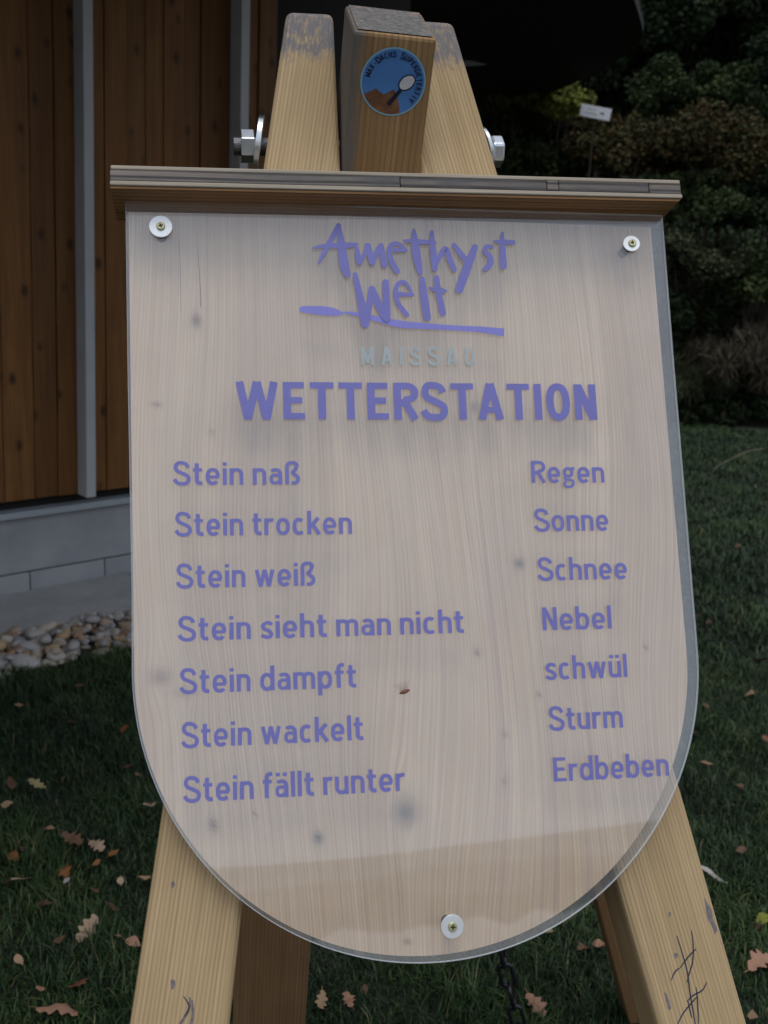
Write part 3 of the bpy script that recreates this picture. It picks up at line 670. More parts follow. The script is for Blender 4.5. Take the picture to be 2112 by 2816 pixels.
# -- lettering -------------------------------------------------------
class Ink:
    def __init__(s, w): s.V = []; s.F = []; s.w = w; s.k = 0
    def z(s): s.k += 1; return s.w + s.k*.00002
    def stroke(s, pts, wds, round_=False, closed=False, fn=None):
        z = s.z(); n = len(pts); b = len(s.V)
        if not hasattr(wds, '__len__'): wds = [wds]*n
        fn = fn or (lambda x, y: (x, y))
        L = []
        for i in range(n):
            if closed: p0, p1 = pts[(i-1) % n], pts[(i+1) % n]
            else: p0, p1 = pts[max(0, i-1)], pts[min(n-1, i+1)]
            x, y = pts[i]
            tx, ty = p1[0]-p0[0], p1[1]-p0[1]; l = math.hypot(tx, ty) or 1; nx, ny = -ty/l, tx/l
            m = 1.0
            if 0 < i < n-1 or closed:
                q0 = (x-p0[0], y-p0[1]); q1 = (p1[0]-x, p1[1]-y); l0 = math.hypot(*q0) or 1; l1 = math.hypot(*q1) or 1
                cosn = (q0[0]*q1[0]+q0[1]*q1[1])/(l0*l1); m = 1/max(.5, math.sqrt(max(0, (1+cosn)/2)))
            h = wds[i]/2*m; s.V += [(*fn(x+nx*h, y+ny*h), z), (*fn(x-nx*h, y-ny*h), z)]
        rngi = range(n if closed else n-1)
        s.F += [(b+2*i, b+2*i+1, b+2*((i+1) % n)+1, b+2*((i+1) % n)) for i in rngi]
        if round_:
            for e, q in ((0, 1), (n-1, n-2)):
                (x, y), (x2, y2) = pts[e], pts[q]; a0 = math.atan2(y-y2, x-x2); c = len(s.V); h = wds[e]/2
                s.V.append((*fn(x, y), z))
                for j in range(9):
                    a = a0-math.pi/2+math.pi*j/8; s.V.append((*fn(x+h*math.cos(a), y+h*math.sin(a)), z))
                s.F += [(c, c+1+j, c+2+j) for j in range(8)]
    def poly(s, pts, fn=None):
        z = s.z(); b = len(s.V); fn = fn or (lambda x, y: (x, y)); s.V += [(*fn(*p), z) for p in pts]; s.F.append(tuple(range(b, b+len(pts))))
    def build(s, name, frame, mat, parent, label=None):
        o = mesh(name, [frame(a, b, c) for a, b, c in s.V], s.F, mat, parent)
        if label: tag(o, label)
        return o
def arc(cx, cy, rx, ry, a0, a1, n=12, p=2.3):
    o = []
    for i in range(n+1):
        a = R(a0+(a1-a0)*i/n); c, s_ = math.cos(a), math.sin(a)
        o.append((cx+rx*math.copysign(abs(c)**(2/p), c), cy+ry*math.copysign(abs(s_)**(2/p), s_)))
    return o
def smooth(P, n=6):
    o = []; k = len(P)
    for i in range(k-1):
        p0, p1, p2, p3 = P[max(0, i-1)], P[i], P[i+1], P[min(k-1, i+2)]
        for j in range(n):
            t = j/n; o.append(tuple(.5*((2*p1[q])+(-p0[q]+p2[q])*t+(2*p0[q]-5*p1[q]+4*p2[q]-p3[q])*t*t+(-p0[q]+3*p1[q]-3*p2[q]+p3[q])*t**3) for q in range(len(P[0]))))
    o.append(tuple(P[-1])); return o
def glyph(ch, h):
    """list of (points, width-factor, closed); returns strokes, width. cap height 1, x-height .71, half stroke h"""
    X = .71; A = 1.02; s = []; k = h*.86; ar = .20
    def L(*p): s.append((list(p), 1, False))
    def T(*p): s.append((list(p), .86, False))
    def C(p, f=.95, cl=False): s.append((p, f, cl))
    W = .54
    if ch == 'n': L((h, 0), (h, X)); C([(h, .40)]+arc(W/2, X-k-.19, W/2-h, .19, 165, 0)+[(W-h, 0)]); return s, W
    if ch == 'h': L((h, 0), (h, A)); C([(h, .40)]+arc(W/2, X-k-.19, W/2-h, .19, 165, 0)+[(W-h, 0)]); return s, W
    if ch == 'm':
        W = .86; L((h, 0), (h, X)); x1 = W/2
        C([(h, .40)]+arc((h+x1)/2, X-k-.17, (x1-h)/2, .17, 165, 0)+[(x1, 0)]); C([(x1, .40)]+arc((x1+W-h)/2, X-k-.17, (W-h-x1)/2, .17, 165, 0)+[(W-h, 0)]); return s, W
    if ch == 'r': L((h, 0), (h, X)); C([(h, .36)]+arc(.31, X-k-.19, .31-h, .19, 165, 78)+[(.37, X-k-.004)]); return s, .37
    if ch == 'u': L((W-h, 0), (W-h, X)); C([(h, X)]+arc(W/2, k+.19, W/2-h, .19, 180, 345)+[(W-h, .33)]); return s, W
    if ch in 'oe c'.replace(' ', ''):
        W = .56; c = W/2; ry = X/2-k+.01
        if ch == 'o': C(arc(c, X/2, c-h, ry, 0, 352, 24), .95, True); return s, W
        if ch == 'e': C(arc(c, X/2, c-h, ry, -3, 318, 22)); T((h*.8, X/2-.02), (W-h*.55, X/2-.02)); return s, W
        W = .50; C(arc(W/2+.02, X/2, W/2+.02-h, ry, 48, 312, 18)); return s, W
    if ch in 'bpdq':
        W = .57; y0, y1 = (0, A) if ch in 'bd' else (-.28, X); p = arc(W/2+.01, X/2, W/2-h-.01, X/2-k+.01, 150, -150, 18)
        if ch in 'dq': p = [(W-a, b) for a, b in p]; L((W-h, y0), (W-h, y1))
        else: L((h, y0), (h, y1))
        C(p); return s, W
    if ch == 'a':
        W = .52; L((W-h, 0), (W-h, .46)); C(arc(W/2-.005, X-k-.19, W/2-h+.005, .19, 0, 142)); y0, y1 = k*.98, .415-k*.1
        C([(W-h, y1), (W*.55, y1-.005)]+arc(W*.42, (y0+y1)/2, W*.42-h, (y1-y0)/2, 95, 265, 10)+[(W*.55, y0+.005), (W-h, y0+.10)], .85); return s, W
    if ch == 'i': L((h, 0), (h, X)); T((0, .90), (2*h, .90)); return s, 2*h
    if ch == 'l': L((h, 0), (h, A)); return s, 2*h
    if ch == 't': C([(.15, .93), (.15, .26)]+arc(.30, .23, .15, .23-k, 180, 270, 6)[1:]+[(.37, k+.01)], 1); T((0, X-k*.95), (.36, X-k*.95)); return s, .38
    if ch == 'f': C([(.15, 0), (.15, .76)]+arc(.30, .78, .15, A-k-.78, 180, 92, 6)+[(.37, A-k)], 1); T((0, X-k*.95), (.35, X-k*.95)); return s, .37
    if ch == 'k': L((h, 0), (h, A)); L((.46, X), (h*1.6, .33)); L((.20, .44), (.49, 0)); return s, .53
    if ch == 's': C(smooth([(.43, .56), (.35, X-k+.005), (.22, X-k+.01), (h+.01, .53), (.15, .40), (.32, .32), (.44-h*.4, .19), (.36, k+.01), (.22, k-.01), (.03, .14)]), .92); return s, .47
    if ch == 'w':
        W = .80
        for p, q in (((.08, X), (.235, 0)), ((.235, 0), (.40, X)), ((.40, X), (.565, 0)), ((.565, 0), (.72, X))): s.append(([p, q], .92, False))
        return s, W
    if ch == 'ß': C([(h, 0), (h, .74)]+arc(.285, .76, .285-h, A-k-.76, 180, 20, 10)+smooth([(.44, .74), (.42, .66), (.31, .53), (.36, .46), (.49, .34), (.52, .22), (.46, k+.03), (.34, k-.005), (.25, k)], 4), .93); return s, .59
    if ch == 'g':
        W = .53; C(arc(.245, .47, .165, .175, 0, 350, 20), .82, True); T((.30, .62), (W, .655)); C(smooth([(.15, .33), (.09, .22), (.16, .145), (.34, .13), (.45, .03), (.40, -.13), (.24, -.19), (.08, -.14), (.06, -.03), (.14, .06)], 5), .76); return s, W
    if ch == 'ü': s, W = glyph('u', h); s += [([(.06, .91), (.06+2*h, .91)], .9, False), ([(W-.06-2*h, .91), (W-.06, .91)], .9, False)]; return s, W
    if ch == 'ä': s, W = glyph('a', h); s += [([(.04, .91), (.04+2*h, .91)], .9, False), ([(W-.05-2*h, .91), (W-.05, .91)], .9, False)]; return s, W
    if ch == 'S': C(smooth([(.56, .74), (.49, .88), (.33, 1-k+.02), (.16, .92), (h, .76), (.15, .60), (.36, .49), (.54, .38), (.61-h*.3, .24), (.51, .09), (.32, k-.025), (.14, .10), (.035, .25)]), .95); return s, .64
    if ch == 'R': L((h, 0), (h, 1)); C([(h, 1-k), (.30, 1-k)]+arc(.32, .73, .235, .27-k, 88, -88, 12, 2.2)+[(.28, .46+k*.0), (h, .46)], .93); L((.31, .44), (.55, 0)); return s, .60
    if ch == 'P': L((h, 0), (h, 1)); C([(h, 1-k), (.30, 1-k)]+arc(.32, .72, .23, .28-k, 88, -88, 12, 2.2)+[(.28, .44), (h, .44)], .93); return s, .58
    if ch == 'D': L((h, 0), (h, 1)); C([(h, 1-k), (.26, 1-k)]+arc(.28, .5, .30, .5-k, 88, -88, 14, 2.4)+[(.25, k), (h, k)], .93); return s, .62
    if ch == 'E': L((h, 0), (h, 1)); T((h, 1-k), (.53, 1-k)); T((h, .51), (.48, .51)); T((h, k), (.54, k)); return s, .55
    if ch == 'N': L((h, 0), (h, 1)); L((.60-h, 0), (.60-h, 1)); s.append(([(h+.01, .97), (.59-h, .03)], 1.05, False)); return s, .60
    if ch == 'T': T((0, 1-k), (.60, 1-k)); L((.30, 0), (.30, 1-k)); return s, .60
    if ch == 'I': L((h, 0), (h, 1)); return s, 2*h
    if ch == 'W':
        for p, q in (((.09, 1), (.29, .0)), ((.29, 0), (.52, 1)), ((.52, 1), (.75, 0)), ((.75, 0), (.95, 1))): s.append(([p, q], .98, False))
        return s, 1.04
    if ch == 'M': L((h, 0), (h, 1)); L((.72-h, 0), (.72-h, 1)); L((h, .97), (.36, .12)); L((.36, .12), (.72-h, .97)); return s, .72
    if ch == 'A': L((.08, 0), (.31, 1)); L((.33, 1), (.56, 0)); T((.15, .27), (.49, .27)); return s, .64
    if ch == 'V': L((.07, 1), (.30, 0)); L((.30, 0), (.53, 1)); return s, .60
    if ch == 'X': L((.06, 1), (.48, 0)); L((.48, 1), (.06, 0)); return s, .55
    if ch == 'K': L((h, 0), (h, 1)); L((.52, 1), (h*1.6, .42)); L((.22, .54), (.54, 0)); return s, .56
    if ch == 'H': L((h, 0), (h, 1)); L((.56-h, 0), (.56-h, 1)); T((h, .52), (.56-h, .52)); return s, .56
    if ch == 'U': C([(h, 1)]+arc(.29, .30, .29-h, .30-k, 180, 360, 12)+[(.58-h, 1)]); return s, .58
    if ch == 'C': C(arc(.30, .5, .30-h, .5-k+.01, 55, 305, 18)); return s, .54
    if ch == 'O': C(arc(.32, .5, .32-h, .5-k+.01, 0, 354, 28), 1, True); return s, .64
    if ch == '-': T((.02, .42), (.30, .42)); return s, .32
    return [], .26
def set_line(ink, text, x0, y0, x1, y1, cap, h, gap=.105, space=.36):
    tot = 0; items = []
    for ch in text:
        if ch == ' ': tot += space-gap; continue
        s, W = glyph(ch, h); items.append((s, tot)); tot += W+gap
    tot -= gap; sx_ = math.hypot(x1-x0, y1-y0)/(tot*cap); ang = math.atan2(y1-y0, x1-x0); ca, sa = math.cos(ang), math.sin(ang)
    for s, off in items:
        for pts, f, cl in s:
            fn = lambda x, y: (x0+ca*(off+x)*cap*sx_-sa*y*cap, y0+sa*(off+x)*cap*sx_+ca*y*cap)
            ink.stroke(pts, 2*h*f, closed=cl, fn=fn)
WT = .0005
def line(text, p0, p1, cap, h, mat, **k):
    ink = Ink(WT); (x0, y0), (x1, y1) = p0, p1; set_line(ink, text, x0/1000, y0/1000, x1/1000, y1/1000, cap, h, **k)
    return ink.build('lettering', lambda a, b, c: B(a, b, c), mat, glass, 'lettering '+text)
LEFT = [('Stein naß', -274, -142.6, -142.5), ('Stein trocken', -272.5, -196.2, -88.5), ('Stein weiß', -271.5, -250, -129), ('Stein sieht man nicht', -270, -303.8, 28),
        ('Stein dampft', -268.6, -356.5, -89), ('Stein wackelt', -267.2, -410, -83.5), ('Stein fällt runter', -265.6, -463, -42.5)]
RIGHT = [('Regen', 112.2, -142.8, 196.5), ('Sonne', 112.6, -196.6, 197.4), ('Schnee', 113.2, -250.5, 215), ('Nebel', 115, -304.2, 193), ('schwül', 114.6, -356.8, 207), ('Sturm', 115.8, -410, 198), ('Erdbeben', 117.2, -462.8, 246)]
for tx, x0, y, x1 in LEFT+RIGHT: line(tx, (x0, y), (x1, y-.3), .0247, .081, mat_vio)
line('WETTERSTATION', (-208.5, -72.2), (193, -71.6), .0412, .099, mat_vio, gap=.125)
mu0, mv0 = inv(994, 1004); mu1, mv1 = inv(1306, 1005)
line('MAISSAU', (mu0*1000, mv0*1000), (mu1*1000, mv1*1000), .0205, .085, mat_teal, gap=.42)
# brush-written logo
K = 2.37
def zp(x, y): return inv(780+x/K, 560+y/K)
mmpp = .00044
def brush(ink, P_, n=5):
    q = smooth([(*zp(x, y), w_/K*mmpp*1.0) for x, y, w_ in P_], n) if len(P_) > 2 else [(*zp(x, y), w_/K*mmpp) for x, y, w_ in P_]
    ink.stroke([(a, b) for a, b, c in q], [c for a, b, c in q], round_=True)
LOGO = [
 [(228, 386, 14), (285, 280, 30), (357, 145, 30)], [(358, 140, 20), (375, 260, 46), (395, 400, 56), (415, 465, 40)], [(187, 292, 10), (260, 278, 24), (400, 274, 38), (478, 265, 16)],
 [(468, 268, 16), (480, 320, 30), (493, 385, 34)], [(493, 388, 28), (530, 322, 26), (550, 275, 34)], [(547, 275, 38), (562, 330, 38), (577, 385, 38)], [(577, 385, 28), (610, 310, 32), (634, 272, 28)], [(634, 274, 32), (646, 340, 38), (657, 402, 40)],
 [(690, 303, 24), (745, 304, 26), (800, 306, 18)], [(800, 304, 16), (752, 268, 26), (712, 266, 28), (688, 300, 30), (700, 370, 34), (737, 440, 40)],
 [(847, 172, 16), (855, 240, 42), (868, 350, 50), (888, 450, 34)], [(783, 243, 14), (860, 248, 34), (985, 257, 20)],
 [(965, 188, 24), (970, 270, 34), (978, 350, 40), (984, 425, 36)], [(986, 405, 30), (1028, 325, 32), (1058, 300, 36), (1080, 360, 38), (1110, 430, 34)],
 [(1108, 270, 26), (1145, 318, 36), (1185, 368, 38)], [(1246, 285, 38), (1190, 430, 54), (1142, 562, 50)],
 [(1355, 287, 22), (1322, 281, 28), (1310, 315, 30), (1345, 352, 34), (1342, 400, 36), (1310, 428, 30)],
 [(1425, 192, 16), (1425, 280, 36), (1432, 410, 42)], [(1370, 247, 16), (1430, 252, 30), (1495, 255, 30)],
 [(465, 465, 30), (498, 620, 46), (530, 785, 50)], [(532, 785, 46), (556, 660, 40), (574, 560, 40)], [(574, 560, 44), (622, 670, 50), (665, 745, 46)], [(668, 750, 48), (668, 620, 44), (664, 515, 40)],
 [(738, 590, 30), (790, 595, 28), (843, 596, 16)], [(838, 592, 14), (802, 530, 24), (762, 514, 26), (730, 560, 28), (745, 650, 30), (800, 725, 32)],
 [(900, 495, 36), (915, 620, 48), (934, 745, 46)], [(995, 488, 36), (1005, 560, 36), (1035, 715, 42)], [(948, 552, 12), (1008, 566, 44), (1056, 572, 16)]]
ink = Ink(WT+.0003)
for P_ in LOGO: brush(ink, P_)
ink.build('lettering', lambda a, b, c: B(a, b, c), mat_vio, glass, 'brush written lettering Amethyst Welt')
ink = Ink(WT)
brush(ink, [(122, 690, 38), (200, 695, 52), (300, 703, 54), (360, 714, 34), (385, 716, 8)]); brush(ink, [(392, 710, 12), (480, 722, 26), (600, 750, 34), (750, 785, 44), (900, 797, 38), (1100, 810, 32), (1300, 822, 38)])
q0, q1 = zp(1290, 822), zp(1436, 840); ink.stroke([q0, q1], [38/K*mmpp, 50/K*mmpp])
ink.build('brush_line', lambda a, b, c: B(a, b, c), mat_vio2, glass, 'light violet brush line under the lettering')

# -- screws with washers and stand-off sleeves
for i, (px, py, wr, tl) in enumerate(((442, 623, .0123, (0, 0)), (1737, 670, .0098, (-.42, .18)), (1244, 2548, .0118, (.05, -.10)))):
    u_, v_ = inv(px, py, .002); c0 = B(u_, v_, .0006); ax2 = (N + D*tl[0]*.35 + U*tl[1]*.35).normalized()
    sc = empty('screw', c0); sc.parent = stand; sc.location = c0-wloc(stand)
    cyl('washer', c0+ax2*.0004, ax2, wr, .0016, mat_washer, sc, 40, hole=.003, bevel=.0003)
    cyl('screw_head', c0+ax2*.0021+(D*.0008*(i == 1)), ax2, .0049, .0022, mat_screw, sc, 28, r2=.0042, bevel=.0004)
    hc = c0+ax2*.00455+(D*.0008*(i == 1)); rot = (R(20), R(12), R(-5))[i]
    X_ = D*math.cos(rot)+U*math.sin(rot); Y_ = -D*math.sin(rot)+U*math.cos(rot)
    pts = [(.0007, .0007), (.0007, .0026), (-.0007, .0026), (-.0007, .0007), (-.0026, .0007), (-.0026, -.0007), (-.0007, -.0007), (-.0007, -.0026), (.0007, -.0026), (.0007, -.0007), (.0026, -.0007), (.0026, .0007)]
    mesh('cross_slot', [hc+X_*a+Y_*b for a, b in pts], [tuple(range(12))], mat_dark, sc)
    cyl('shank', c0-N*.028, N, .0022, .027, mat_zinc, sc, 12)
    cyl('sleeve', c0-N*.0278, N, .0052, .0230, mat_dark, sc, 18, hole=.003)

# -- cap board: three plies, its front edge stands proud of the acrylic
CW = .030
cu0, cv0 = inv(302, 508, CW); cu1, cv1 = inv(1877, 545, CW); ca = math.atan2(cv1-cv0, cu1-cu0)
tu0, tv0 = inv(302, 455, CW); TH = ((tv0-cv0)+(inv(1877, 493, CW)[1]-cv1))/2
CD = D*math.cos(ca)+U*math.sin(ca); CU = -D*math.sin(ca)+U*math.cos(ca); C0 = B(cu0, cv0, CW); LEN = math.hypot(cu1-cu0, cv1-cv0)
cap = empty('cap_board', C0); cap.parent = stand; cap.location = C0-wloc(stand); tag(cap, 'weathered three ply cap board over the panel')
DEP = CW-WL+.0
def ply(name, h0, h1, a0, a1, proud, mat, g0=0, bevel=.0012):
    V = []; gg = []
    for dz in (proud, -DEP):
        for a, b in ((a0, h0), (a1, h0), (a1, h1), (a0, h1)):
            V.append(C0+CD*a+CU*b+N*dz); gg.append((b*1.0+g0, dz, a+g0*3))
    return mesh(name, V, [(0, 1, 2, 3), (7, 6, 5, 4), (0, 1, 5, 4), (1, 2, 6, 5), (2, 3, 7, 6), (3, 0, 4, 7)], mat, cap, g=gg, bevel=bevel)
ply('face_ply', 0, TH*.22, 0, LEN, .0006, mat_capply, 0)
cuts = [0, .31, .478, .492, .60, LEN-.0005]
for i in range(5): ply('core_block', TH*.22+.0001, TH*.79, cuts[i]+.0003, cuts[i+1]-.0003, -.0004*(i % 2), mat_capcore, i*.37)
ply('face_ply', TH*.79+.0001, TH, .001, LEN-.001, .0, mat_capply, .5)
# thin sheet for the cap's underside, shade painted into its brown
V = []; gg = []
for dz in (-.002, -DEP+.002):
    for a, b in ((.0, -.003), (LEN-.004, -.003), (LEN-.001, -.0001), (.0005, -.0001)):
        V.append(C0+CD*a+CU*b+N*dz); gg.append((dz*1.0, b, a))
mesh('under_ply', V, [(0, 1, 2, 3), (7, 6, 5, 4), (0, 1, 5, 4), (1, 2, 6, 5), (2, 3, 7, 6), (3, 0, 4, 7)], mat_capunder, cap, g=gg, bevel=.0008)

# -- ink scribbles and knots on the legs
WI = WL+.0004
def ipt(px, py): return inv(px, py, WI)
def ink_mark(P_, wd, parent, mat=mat_ink, name='ink_mark'):
    q = smooth([(*ipt(x, y), wd*(.6+.4*math.sin(3.14*i/(len(P_)-1)))) for i, (x, y) in enumerate(P_)], 5)
    s_ = Ink(WI); s_.stroke([(a, b) for a, b, c in q], [c for a, b, c in q]); s_.build(name, lambda a, b, c: B(a, b, c), mat, parent)
z7 = lambda x, y: (1750+x/3.591, 2200+y/3.591)
for P_ in ([(400, 1340), (450, 1500), (500, 1680), (530, 1900), (570, 2140), (600, 2300)], [(545, 1290), (562, 1450), (555, 1600), (520, 1720), (500, 1800)], [(590, 1470), (520, 1540), (430, 1660)],
           [(425, 1660), (380, 1700), (345, 1780)], [(695, 1800), (650, 1880), (560, 1930), (500, 1990)], [(600, 1940), (540, 2010), (460, 2110), (400, 2230)], [(590, 1850), (605, 2000), (615, 2210)], [(510, 1980), (530, 2080), (548, 2150)]):
    ink_mark([z7(*p) for p in P_], .0016, legR)
ink_mark([(505, 2740), (520, 2770), (500, 2810), (480, 2850)], .0014, legL)
mat_stain = simple('grey_wood_bruise', (.12, .115, .14), (.24, .21, .20), 130, .85)
def blob(P_, parent, mat=mat_stain, name='stain'):
    pts = [ipt(*p) for p in P_]; s_ = Ink(WL+.0003); s_.poly(pts); s_.build(name, lambda a, b, c: B(a, b, c), mat, parent)
def oval(cx, cy, rx, ry, rot=0, n=14, j=.2):
    return [(cx+rx*math.cos(t)*math.cos(rot)*(1+random.uniform(-j, j))-ry*math.sin(t)*math.sin(rot), cy+ry*math.sin(t)*math.cos(rot)*(1+random.uniform(-j, j))+rx*math.cos(t)*math.sin(rot)) for t in [6.2832*i/n for i in range(n)]]
for (x, y, rx, ry) in ((330, 1130, 12, 24), (392, 1535, 20, 26)): q = z7(x, y); blob(oval(q[0], q[1], rx/3.59, ry/3.59), legR, name='knot')
for pts_ in ([(672, 960), (700, 1010), (745, 1090), (755, 1170), (790, 1250), (800, 1290), (775, 1330), (760, 1280), (740, 1230), (710, 1180), (690, 1090)], [(275, 1900), (300, 1910), (330, 2000), (345, 2060), (320, 2075), (300, 2010)]):
    blob([z7(*p) for p in pts_], legR)
blob(oval(475, 2433, 5, 10), legL, name='knot'); blob(oval(475, 2705, 6, 14), legL, name='knot')
for P_ in ([(522, 2742), (519, 2775), (498, 2812), (474, 2850)], [(528, 2750), (530, 2790), (522, 2830), (518, 2870)]): ink_mark(P_, .0028, legL, mat_stain, 'split')

# -- round sticker on the centre post
so_ = on_plane(1081, 226, P0+PNn*.0008, PNn)
def SP(a, b, c): return so_ + DH*a + PB*b + PNn*c
SX = on_plane(1173, 226, P0, PNn); SRX = (SX-so_).length*1.0
SR = .0372
q1_ = on_plane(1081, 134, P0, PNn); 
stk = mesh('sticker', [SP(SR*math.cos(t), SR*math.sin(t), 0) for t in [6.2832*i/64 for i in range(64)]], [tuple(range(64))], mat_srim, post)
tag(stk, 'round blue sticker with dark lettering round its rim')
def sdisc(name, pts, c, mat): return mesh(name, [SP(a*SR, b*SR, c) for a, b in pts], [tuple(range(len(pts)))], mat, stk)
sdisc('blue_field', [(.945*math.cos(t), .945*math.sin(t)) for t in [6.2832*i/64 for i in range(64)]], .0001, mat_sblue)
ink = Ink(.0003)
def curved(text, a0, a1, rad, cap, h):
    n = len(text)
    for i, ch in enumerate(text):
        if ch == ' ': continue
        s_, W_ = glyph(ch, h); an = R(a0+(a1-a0)*i/(n-1)); cs = cap*(1.18 if i in (4, 10) else 1.0); j1 = random.uniform(-.06, .06)
        ux, uy = math.sin(an+j1), -math.cos(an+j1); vx, vy = math.cos(an), math.sin(an)
        for pts, f, cl in s_:
            fn = lambda x, y: ((rad*vx + (x-W_/2)*cs*ux*1.05 + (y-.5)*cs*vx)*SR, (rad*vy + (x-W_/2)*cs*uy*1.05 + (y-.5)*cs*vy)*SR)
            ink.stroke(pts, 2*h*f, closed=cl, fn=fn)
curved('MAX-DACHS SUPERDETEKTIV', 168, -38, .80, .165, .085)
ink.build('lettering', SP, mat_sink, stk, 'lettering MAX-DACHS SUPERDETEKTIV')
# a plain magnifying glass and brown ground, nothing else of the picture
hill_ = [(.945*math.cos(t), .945*math.sin(t)) for t in [R(205+i*4) for i in range(22)]] + [(.20, -.45), (.05, -.20), (-.25, -.38), (-.50, -.22), (-.70, -.32)]
sdisc('brown_field', hill_, .0002, mat_sbrown)
i2 = Ink(.00055); i2.stroke([(.26*SR, -.20*SR), (-.05*SR, -.62*SR)], [.10*SR, .14*SR], round_=True); i2.build('drawn_handle', SP, mat_sink, stk)
el = [(.42+.27*math.cos(t)*.75-.19*math.sin(t)*.66, .02+.27*math.cos(t)*.66+.19*math.sin(t)*.75) for t in [6.2832*i/32 for i in range(32)]]
sdisc('drawn_lens', el, .0007, mat_swhite)
i3 = Ink(.0008); i3.stroke([(a*SR, b*SR) for a, b in el], .035*SR, closed=True); i3.build('drawn_ring', SP, mat_sink, stk)

# ================================================================== SMALL THINGS
# -- fly on the acrylic
fu, fv = inv(1112, 1902); fc = B(fu, fv, .0006)
mat_fly = simple('brown_insect', (.10, .035, .02), (.20, .08, .04), 400, .5); mat_wing = simple('insect_leg', (.06, .05, .05), (.10, .08, .07), 300, .6)
fly = empty('insect', fc, label='tiny brown insect sitting on the acrylic in the lower middle', cat='insect')
ad = (D*.93+U*.30).normalized(); bd = (U*.93-D*.30).normalized()
V = []; F = []
for i in range(7):
    t = i/6; rr = .0021*math.sin(math.pi*(.08+.84*t))
    for j in range(10): a = 6.2832*j/10; V.append(fc+ad*(t-.5)*.0115+bd*math.cos(a)*rr+N*(.0018+math.sin(a)*rr*.8))
F = [(i*10+j, i*10+(j+1) % 10, i*10+10+(j+1) % 10, i*10+10+j) for i in range(6) for j in range(10)]+[tuple(range(10)), tuple(range(60, 70))]
mesh('body', V, F, mat_fly, fly, smooth=True)
for i in range(6):
    a = fc+ad*(-.003+.0012*i)+bd*.001+N*.0018; m_ = a+bd*.004*(1+.2*(i % 2))+ad*(i-2.5)*.0009+N*.0016; e = m_+bd*.0045+ad*(i-2.5)*.0011-N*.0028
    V = []
    for p in (a, m_, e): V += [p+ad*.00018, p-ad*.00018, p+N*.0003]
    mesh('leg', V, [(0, 1, 4, 3), (1, 2, 5, 4), (2, 0, 3, 5), (3, 4, 7, 6), (4, 5, 8, 7), (5, 3, 6, 8)], mat_wing, fly)

# -- chain hanging inside the frame
def pd(px, py, y): r = ray(px, py); return EYE+r*(y/r.y)
cpts = smooth([tuple(x) for x in (pd(1120, 700, 1.36), pd(1250, 1700, 1.42), pd(1352, 2450, 1.45), pd(1385, 2640, 1.46), pd(1408, 2740, 1.47), pd(1432, 2840, 1.48), pd(1500, 3100, 1.52))], 30)
cpts = [Vector(p) for p in cpts]
acc = [0]
for p, q in zip(cpts[:-1], cpts[1:]): acc.append(acc[-1]+(q-p).length)
def atl(s):
    for i in range(len(acc)-1):
        if acc[i+1] >= s: return cpts[i].lerp(cpts[i+1], (s-acc[i])/(acc[i+1]-acc[i])), (cpts[i+1]-cpts[i]).normalized()
    return cpts[-1], (cpts[-1]-cpts[-2]).normalized()
chain = empty('chain', cpts[0], label='dark steel chain hanging inside the frame under the panel foot', cat='chain')
V = []; F = []; LL, LW, RW = .056, .030, .0038; n1, n2 = 20, 8
for i in range(n1):
    a = 6.2832*i/n1; cxx = (LW/2-RW)*math.cos(a); cz = (LW/2-RW)*math.sin(a)+math.copysign(LL/2-LW/2, math.sin(a)+1e-9)
    rx_ = Vector((math.cos(a), 0, math.sin(a)))
    for j in range(n2): b = 6.2832*j/n2; V.append(Vector((cxx, 0, cz))+rx_*RW*math.cos(b)+Vector((0, 1, 0))*RW*math.sin(b))
F = [(i*n2+j, i*n2+(j+1) % n2, ((i+1) % n1)*n2+(j+1) % n2, ((i+1) % n1)*n2+j) for i in range(n1) for j in range(n2)]
lm = bpy.data.meshes.new('link'); lm.from_pydata([tuple(v) for v in V], [], F); lm.materials.append(mat_chain); lm.shade_smooth()
i = 0; s = .01
while s < acc[-1]-.02:
    p, tt = atl(s); o = bpy.data.objects.new('link', lm); COL.objects.link(o); o.parent = chain
    q = tt.to_track_quat('Z', 'Y').to_matrix().to_4x4() @ Matrix.Rotation(R(30)+(R(90) if i % 2 else 0), 4, 'Z')
    o.matrix_basis = Matrix.Translation(p-wloc(chain)) @ q; s += LL-2*RW-.002; i += 1

# -- small white direction sign in the shrubs
sg = pd(1638, 309, 11.2); sgx = (pd(1679, 317, 11.2)-pd(1597, 301, 11.2)); sw = sgx.length; sgx.normalize(); sgy = Vector((0, 0, 1)); sgy = (sgy-sgx*sgy.dot(sgx)).normalized(); sgn = Vector((0, -1, .15)); sgn = (sgn-sgx*sgn.dot(sgx)-sgy*sgn.dot(sgy)).normalized()
ds = empty('direction_sign', Vector((sg.x, sg.y+.05, sz(sg.x, sg.y))), label='small white direction sign with a black arrow among the shrubs', cat='sign')
mat_sw = flat('white_sign_face', (.62, .64, .68), .5)
box('panel', sg, sgx, sgy, sgn, -sw/2, sw/2, -.058, .058, .012, mat_sw, ds, bevel=.002)
cyl('post', Vector((sg.x, sg.y+.05, max(0, sz(sg.x, sg.y))-.1)), Z, .008, sg.z-max(0, sz(sg.x, sg.y))+.12, mat_bark, ds, 10)
ink = Ink(.0005)
for y, x0, x1, n in ((.022, -.085, .0, 5), (-.020, -.10, .02, 8)):
    for i in range(n):
        a = x0+(x1-x0)*i/n; b = a+(x1-x0)/n*.7; ink.stroke([(a, y-.007), (a, y+.007)], .003); ink.stroke([(a, y+random.choice((-.006, 0, .006))), (b, y)], .004)
